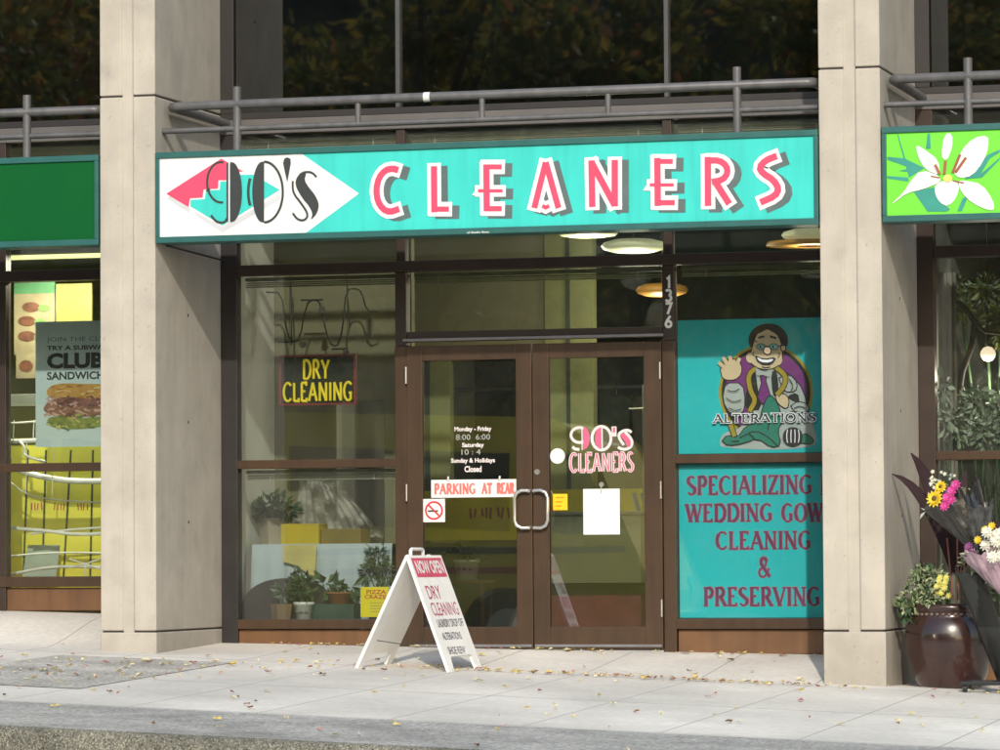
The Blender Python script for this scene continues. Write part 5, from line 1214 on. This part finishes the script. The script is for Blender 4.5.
# wrapped bouquets
def wrap(apex, mouth, r, m, name, parent, seed, n=40, rough=.22, slant=.3):
    R = random.Random(seed); ax = (mouth-apex); L = ax.length; ax.normalize(); a = ax.cross(Vector((.1, -.4, 1))).normalized(); b = ax.cross(a)
    vs = []; rows = 7
    ph = [R.uniform(0, 6.28) for _ in range(4)]; off = [.5*math.sin(2*math.pi*k/n*2+ph[0])+.3*math.sin(2*math.pi*k/n*3+ph[1])+.3*math.sin(2*math.pi*k/n*7+ph[2])+R.uniform(-.25, .25) for k in range(n)]
    for j in range(rows):
        f = j/(rows-1)
        for k in range(n):
            t = 2*math.pi*k/n; rr = r*(.08+.92*f**.8)*(1+rough*off[k]*f*.6+R.uniform(-.05, .05))
            ext = L*f+(slant*r*off[k] if j == rows-1 else 0)
            vs.append(apex+ax*ext+(a*math.cos(t)+b*math.sin(t))*rr)
    mb = MB(); mb.add(vs, [(j*n+k, j*n+(k+1) % n, (j+1)*n+(k+1) % n, (j+1)*n+k) for j in range(rows-1) for k in range(n)], False)
    return mb.build(name, m, parent)
M_cello = mat('wrap_dark_cellophane', (.022, .021, .02), .2, var=.5, scale=14, coat=.5, bump=1, bscale=16)
M_wrapl = mat('wrap_mauve', (.36, .25, .30), .35, var=.3, scale=10, coat=.4)
bq = thing('wrapped_bouquet', 'bouquet in dark crinkled wrap with a sunflower and pink blooms at its mouth', 'bouquet', Pp(985, 570, -1.42), 'wrapped bouquets')
ap = Pp(992, 560, -1.4); mo = Pp(951, 496, -1.36)
wrap(ap, mo, .20, M_cello, 'wrap', bq, 3, slant=.3, rough=.3)
wrap(Pp(985, 575, -1.42), Pp(978, 505, -1.44), .10, mat('wrap_grey_cellophane', (.05, .052, .05), .18, var=.7, scale=16, coat=.7, bump=1, bscale=14), 'wrap', bq, 8, slant=.4, rough=.4)
for u, v, y, r in ((935, 499, -1.66, .062), (941, 487, -1.6, .045)): mb = MB(); flower(mb, Pp(u, v, y), r, 12, M_yelf, M_cen); mb.build('sunflower', None, bq)
mb = MB()
for u, v in ((947, 498), (952, 491), (945, 506), (956, 485), (951, 500)): mb = MB(); flower(mb, Pp(u, v, -1.64), .04, 9, M_pinkf, M_pinkf); mb.build('pink_bloom', None, bq)
mb = MB()
for i in range(30): mb = MB(); flower(mb, Pp(943+R.uniform(-14, 14), 482+R.uniform(-11, 12), -1.42+R.uniform(-.05, .05)), R.uniform(.010, .018), 5, M_whf, M_lyel); mb.build('white_sprig', None, bq)
leaf_mesh('greenery', [(*Pp(950, 490, -1.4), .14, .08, .1), (*Pp(930, 512, -1.42), .05, .05, .04)], [M_var2, M_var3, M_fl2], bq, 70, .06, 2.2)
bq2 = thing('wrapped_bouquet', 'bouquet of white blooms in mauve wrap at the right edge of the photo', 'bouquet', Pp(1000, 580, -1.5), 'wrapped bouquets')
wrap(Pp(1010, 600, -1.5), Pp(985, 545, -1.56), .16, M_wrapl, 'wrap', bq2, 5, slant=.3)
mb = MB()
for i in range(20): mb = MB(); flower(mb, Pp(993+R.uniform(-13, 16), 548+R.uniform(-16, 14), -1.68+R.uniform(-.05, .05)), .045, 10, M_whf, M_whf, layers=3); mb.build('white_bloom', None, bq2)
mb = MB()
for u, v in ((985, 530), (992, 526), (998, 535), (978, 540)): mb = MB(); flower(mb, Pp(u, v, -1.66), .03, 9, M_yelf, M_yelf); mb.build('yellow_bloom', None, bq2)
mb = MB()
for u, v in ((969, 547), (973, 554)): mb = MB(); flower(mb, Pp(u, v, -1.64), .035, 8, M_purf, M_purf); mb.build('purple_bloom', None, bq2)
leaf_mesh('greenery', [(*Pp(975, 560, -1.5), .1, .06, .08), (*Pp(985, 590, -1.4), .06, .05, .1)], [M_var2, M_var3, M_var1], bq2, 90, .045, 2)

# ------------------------------------------------------------------ A-frame sign on the pavement
ya, yb = -1.86, -1.335
za = zg(-.4, ya)+.003
xA = at(407, 556, ya)[0]; zA = at(407, 556, ya)[1]
xRf = at(450, 672, ya)[0]; xLf = at(355, 668, ya)[0]
af = thing('sandwich_board', 'white folding sandwich board standing open on the pavement before the doors', 'sign board', (xA, (ya+yb)/2, za))
def leaf_panel(xf, name):
    top = Vector((xA+(.012 if xf > xA else -.012), ya, zA)); zf = zg(xf, ya)+.004
    foot = Vector((xf, ya, zf)); dn = (foot-top); Ls = dn.length; dn.normalize(); rt = Vector((.125, .992, 0)); W_ = yb-ya
    nr = rt.cross(-dn) if xf > xA else (-rt).cross(-dn)
    nr.normalize()
    if nr.z < 0: nr = -nr
    P = [(0, 0), (W_, 0), (W_, Ls), (W_-.07, Ls), (W_-.085, Ls-.09), (W_-.10, Ls-.105), (.10, Ls-.105), (.085, Ls-.09), (.07, Ls), (0, Ls)]
    mb = MB(); th = .022; n = len(P)
    # far feet rest on the slightly higher ground there
    def q(s, t, o): p = top+rt*s+dn*t+nr*o; p.z += (zg(xf+.125*s, ya+s)-zg(xf, ya))*(t/Ls); return p
    mb.add([q(s, t, 0) for s, t in P]+[q(s, t, -th) for s, t in P], [tuple(range(n)), tuple(range(2*n-1, n-1, -1))]+[(i, (i+1) % n, n+(i+1) % n, n+i) for i in range(n)])
    o = mb.build(name, M_pwhite, af, bevel=.004)
    return o, top, dn, rt, nr, Ls, W_
bp_ = leaf_panel(xLf, 'rear_panel')
o, top, dn, rt, nr, Ls, W_ = leaf_panel(xRf, 'front_panel')
if nr.x < 0: nr = -nr
bd = MB(); q = lambda s, t, e: top+rt*s+dn*t+nr*e
bd.add([q(.02, .015, .0015), q(W_-.02, .015, .0015), q(W_-.02, Ls*.185, .0015), q(.02, Ls*.185, .0015)], [(0, 1, 2, 3)]); bd.build('heading_band', mat('band_crimson', hexc(196, 70, 100), .5), o)
org = top+dn*Ls; up = -dn
def ft(t, s0, s1, t0, t1, m, bold): font_text(t, s0, s1, Ls*(1-t1), Ls*(1-t0), 0, m, 'lettering', o, bold=bold, axes=(org, rt, up, nr))
M_wine = mat('print_wine', hexc(168, 62, 100), .5); M_dk = mat('print_charcoal', hexc(62, 62, 78), .5)
ft('NOW OPEN', .05, W_-.04, .04, .155, M_paper, .03)
ft('DRY', .08, .30, .26, .375, M_wine, .0); ft('CLEANING', .06, W_-.04, .405, .52, M_wine, 0)
ft('LAUNDRY DROP OFF', .07, W_-.03, .55, .62, M_dk, .01); ft('ALTERATIONS', .08, W_-.14, .665, .73, M_dk, .01); ft('SHOE REPAIR', .09, W_-.12, .79, .855, M_dk, .01)
mb = MB(); yh0, yh1 = ya+.08, ya+.36
mb.tube([(xA, yh0, zA-.01), (xA, yh0, zA+.035), (xA, yh0+.02, zA+.045), (xA, yh1-.02, zA+.045), (xA, yh1, zA+.035), (xA, yh1, zA-.01)], .011, 8); mb.build('handle', M_pwhite, af)
mb = MB(); tL = .74
for y in (ya+.1,):
    a = Vector((xA+(xLf-xA)*tL, y, zA+(za-zA)*tL)); b = Vector((xA+(xRf-xA)*tL, y, zA+(za-zA)*tL)); mb.tube([a, (a+b)/2-Vector((0, 0, .035)), b], .003, 5)
mb.build('cord', M_black, af)
for y in (ya+.03, yb-.03): mb = MB(); mb.tube([(xA, y-.02, zA-.004), (xA, y+.02, zA-.004)], .014, 8); mb.build('hinge', M_pwhite, af)

# ------------------------------------------------------------------ fallen leaves
R = random.Random(21); fl_ = MB()
fm = [mat('leaf_fall_yellow', (.62, .47, .12), .7, var=.25, scale=30), mat('leaf_fall_pale', (.66, .58, .34), .7, var=.2, scale=30), mat('leaf_fall_russet', (.36, .14, .08), .7, var=.3, scale=30), mat('leaf_fall_rose', (.48, .22, .20), .7, var=.2, scale=30), mat('leaf_fall_brown', (.16, .09, .04), .7, var=.3, scale=30)]
for m in fm: fl_.mat(m)
def gnd(x, y):
    if y < -1.345: return zg(x, y)
    return bayz(LV[-1], -3.65)(x, y) if x < -2.5 else (bayz(None, 0)(x, y) if x < 2.5 else bayz(LV[1], 3.1)(x, y))
def drop(x, y):
    if (XL0-.03 < x < XL1+.03 or XR0-.03 < x < XR1+.03) and y > -1.37: return
    s_ = R.uniform(.010, .032)*R.choice((.7, 1, 1, 1.15)); a = R.uniform(0, 6.28); z = gnd(x, y)+.007; c, s = math.cos(a), math.sin(a)
    fl_.mat(R.choices(fm, (5, 7, 1.5, 2, 1))[0]); P = []
    for k in range(7):
        t = 2*math.pi*k/7; rr = s_*(1 if k % 2 else .62)*(1.25 if k == 0 else 1); lx, ly = rr*math.cos(t)*1.2, rr*math.sin(t)*.8
        P.append((x+c*lx-s*ly, y+s*lx+c*ly, z+R.uniform(0, .018)))
    P.append((x, y, z+.004)); fl_.add(P, [(k, (k+1) % 7, 7) for k in range(7)])
for _ in range(170): drop(R.uniform(-5, 5.5), R.uniform(-5.7, -.15))
for _ in range(150): drop(R.gauss(1.1, 1.0), R.gauss(-1.63, .10))
for _ in range(35): drop(R.gauss(-1.2, .5), R.gauss(-2.2, .5))
for _ in range(60): drop(R.gauss(-2.2, .4), R.uniform(-4.6, -1.9))
for _ in range(60): drop(R.uniform(-1.9, 2.2), R.uniform(-.14, -.05))
for _ in range(50): drop(R.uniform(-7, 6), R.uniform(-7.2, -5.8))
o = fl_.build('fallen_leaves', None); tag(o, 'scattered yellow and russet fallen leaves on the pavement', 'leaves', kind='stuff')

# ------------------------------------------------------------------ yellow minibus parked at the kerb (left of the frame, mirrored in the glass)
bx0, bx1, byn, byf = -8.2, -1.1, -7.85, -9.75
def rz(x): return zg(x, -8)-.19-.012*(-7.4+8.8)
mbz = rz(-4.65)
vb = thing('minibus', 'yellow minibus parked at the kerb, mirrored in the door glass', 'minibus', (-4.65, -8.8, mbz))
M_bus = mat('bus_yellow', (.78, .60, .03), .3, var=.05, scale=1.5, coat=.5); M_bwin = mat('bus_window', (.015, .018, .02), .08); M_tyre = mat('tyre', (.02, .02, .02), .8); M_hub = mat('wheel_rim', (.5, .5, .5), .35, metal=.6)
slope = -.042
def bz(x): return mbz+slope*(x+4.65)
def bprism(pts, y0, y1, name, m, par, bevel=0):
    mb = MB(); mb.prism([(x, bz(x)+z) for x, z in pts], y0, y1); return mb.build(name, m, par, bevel=bevel)
low = [(bx0, .35), (bx0+.75, .35)]+[(bx0+1.25+.45*math.cos(math.radians(a)), .38+.42*math.sin(math.radians(a))) for a in range(180, -1, -20)]+[(bx1-1.95, .35)]+[(bx1-1.3+.45*math.cos(math.radians(a)), .38+.42*math.sin(math.radians(a))) for a in range(180, -1, -20)]+[(bx1, .38), (bx1+.02, .8), (bx1-.12, 1.12), (bx1-.55, 2.1), (bx1-.85, 2.28), (bx0+.1, 2.28), (bx0, 2.15)]
body = bprism(low, byf, byn, 'body', M_bus, vb, .05)
for k in range(5):
    x = bx0+.35+k*1.12; mb = MB(); mb.prism([(a, bz(a)+z) for a, z in ((x, 1.28), (x+1.0, 1.28), (x+1.0, 1.98), (x, 1.98))], byn+.002, byn+.014); mb.build('window', M_bwin, vb)
mb = MB(); mb.prism([(a, bz(a)+z) for a, z in ((bx1-1.1, 1.28), (bx1-.28, 1.28), (bx1-.6, 1.98), (bx1-1.1, 1.98))], byn+.002, byn+.014); mb.build('front_window', M_bwin, vb)
mb = MB(); mb.box(bx0+.1, bx1-.2, byn+.003, byn+.018, bz(-4.65)+.98, bz(-4.65)+1.04); mb.build('trim_stripe', M_black, vb)
mb = MB(); mb.mat(mat('bus_red', (.42, .05, .03), .4)); mb.box(bx0+.6, bx1-1.2, byn+.003, byn+.016, bz(-4.65)+.80, bz(-4.65)+.86); mb.build('red_stripe', None, vb)
mb = MB(); mb.box(bx0+1.75, bx1-1.85, byn-.02, byn+.05, bz(-4.65)+.30, bz(-4.65)+.40); mb.build('side_rail', M_steel, vb)
for x in (bx0+1.25, bx1-1.3):
    for y0, y1 in ((byn-.24, byn-.02), (byf+.02, byf+.24)):
        mb = MB(); mb.tube([(x, y0, bz(x)+.37), (x, y1, bz(x)+.37)], .37, 24); w_ = mb.build('wheel', M_tyre, vb)
        yo = y1+.004 if y1 > -8.8 else y0-.004
        mb = MB(); mb.tube([(x, yo-.01, bz(x)+.37), (x, yo+.01, bz(x)+.37)], .21, 18); mb.build('rim', M_hub, w_)
mb = MB(); mb.box(bx1-.02, bx1+.12, byf+.05, byn-.05, bz(bx1)+.35, bz(bx1)+.6); mb.build('front_bumper', M_blk, vb, bevel=.02)
mb = MB(); mb.box(bx0-.12, bx0+.02, byf+.05, byn-.05, bz(bx0)+.35, bz(bx0)+.58); mb.build('rear_bumper', M_blk, vb, bevel=.02)
for y in (byn-.35, byf+.35): mb = MB(); mb.tube([(bx1-.02, y, bz(bx1)+.82), (bx1+.035, y, bz(bx1)+.82)], .11, 16); mb.build('headlight', mat('headlight_glass', (.75, .75, .7), .15, coat=.6), vb)
for y in (byn-.2, byf+.2): mb = MB(); mb.box(bx0-.02, bx0+.03, y-.07, y+.07, bz(bx0)+.75, bz(bx0)+1.05); mb.build('tail_light', mat('tail_red', (.4, .02, .02), .3), vb)
mb = MB(); mb.box(bx1-.75, bx1-.68, byn+.06, byn+.2, bz(bx1)+1.3, bz(bx1)+1.6); mb.tube([(bx1-.72, byn-.02, bz(bx1)+1.45), (bx1-.72, byn+.08, bz(bx1)+1.45)], .015, 6); mb.build('wing_mirror', M_blk, vb)

# ------------------------------------------------------------------ trees across the road (seen mirrored in the glass)
def leafmat(name, col):
    m = bpy.data.materials.new(name); m.use_nodes = True; n = m.node_tree; L = n.links; b = n.nodes['Principled BSDF']
    b.inputs['Base Color'].default_value = (*col, 1); b.inputs['Roughness'].default_value = .6
    tl = n.nodes.new('ShaderNodeBsdfTranslucent'); tl.inputs[0].default_value = (*[min(1, c*1.6) for c in col], 1)
    mx = n.nodes.new('ShaderNodeMixShader'); mx.inputs[0].default_value = .4
    out = [x for x in n.nodes if x.type == 'OUTPUT_MATERIAL'][0]
    L.new(b.outputs[0], mx.inputs[1]); L.new(tl.outputs[0], mx.inputs[2]); L.new(mx.outputs[0], out.inputs[0]); return m
LM = [leafmat('tree_leaf_green', (.10, .13, .035)), leafmat('tree_leaf_gold', (.36, .26, .05)), leafmat('tree_leaf_olive', (.24, .21, .05)), leafmat('tree_leaf_rust', (.26, .12, .045))]
M_bark = mat('bark', (.05, .04, .03), .9, var=.3, scale=10, bump=.5)
def tree(seed, w):
    R = random.Random(seed)
    t = thing('street_tree', 'autumn street tree across the road, mirrored in the dark upper glass', 'tree', (0, 0, 0), 'trees across the road')
    mb = MB(); mb.tube([(0, 0, -.3), (.05, 0, 1.5), (-.05, .1, 4), (.1, 0, 8), (0, 0, 11)], .3, 10, radii=[.34, .26, .2, .12, .04])
    cl = []
    for i in range(17):
        a = R.uniform(0, 6.28); h = R.uniform(2.6, 11.5); rr = R.uniform(.8, 3.3)*(1 if h < 8 else .6); c = (rr*math.cos(a), rr*math.sin(a), h)
        mb.tube([(0, 0, h*.62), (c[0]*.5, c[1]*.5, h*.85), c], .07, 6, radii=[.09, .06, .025])
        s_ = R.uniform(.9, 1.7); cl.append((*c, s_*1.2, s_*1.2, s_*.85))
    mb.build('trunk', M_bark, t)
    ms = [m for m, k in zip(LM, w) for _ in range(k)]
    leaf_mesh('crown', cl, ms, t, 4600, .32, 1.6, rnd=R)
    return t
protos = [tree(1, (4, 2, 3, 0)), tree(2, (2, 4, 2, 2)), tree(3, (5, 1, 3, 1))]
def dup(root):
    r = root.copy(); COL.objects.link(r)
    for ch in root.children:
        c = ch.copy(); COL.objects.link(c); c.parent = r; c.matrix_parent_inverse = Matrix()
    return r
for p in protos:
    for ch in p.children: ch.matrix_parent_inverse = Matrix()
R = random.Random(9); k = 0
spots = [(x, -45+R.uniform(-1.5, 1.5)) for x in (-33, -28.5, -24, -19.5, -15, -10.5, -6, -1.5, 3, 7.5)]+[(x, -53+R.uniform(-2, 2)) for x in (-36, -31, -26, -21, -16.5, -12, -7.5, -3, 1.5, 6, 10)]
for i, (x, y) in enumerate(spots):
    o = protos[i % 3] if i < 3 else dup(protos[(i*2+i//3) % 3])
    o.location = (x, y, zg(x, -8)-.6); o.rotation_euler = (0, 0, R.uniform(0, 6.28)); s_ = R.uniform(.9, 1.25); o.scale = (s_, s_, s_*R.uniform(1, 1.15))
hb = leaf_mesh('far_wood', [(x, -62+R.uniform(-2, 2), 3+R.uniform(-1, 3), 4, 2.5, 4.5) for x in range(-56, 30, 5)], LM[:3], None, 9000, .6, 1.5, rnd=R)
vs = []; nx_ = 50; ny_ = 14
for j in range(ny_+1):
    for i in range(nx_+1):
        x = -150+190*i/nx_; y = -66-70*j/ny_
        e = min(1, (x+150)/25, (40-x)/25); f = min(1, j/5)
        vs.append((x, y, -2.5+26*max(0, e)*f**.7*(1+.18*noise.noise(Vector((x*.05, y*.06, 0))))))
mb = MB(); mb.add(vs, [(j*(nx_+1)+i, j*(nx_+1)+i+1, (j+1)*(nx_+1)+i+1, (j+1)*(nx_+1)+i) for j in range(ny_) for i in range(nx_)], True)
tag(mb.build('hill', mat('hill_scrub', (.035, .04, .018), .95, var=.6, scale=.5, bump=1, bscale=2)), kind='structure')  # unseen mass added to shut bright sky out of the reflections
tag(hb, 'dense dark wood far across the road', 'wood', kind='stuff')
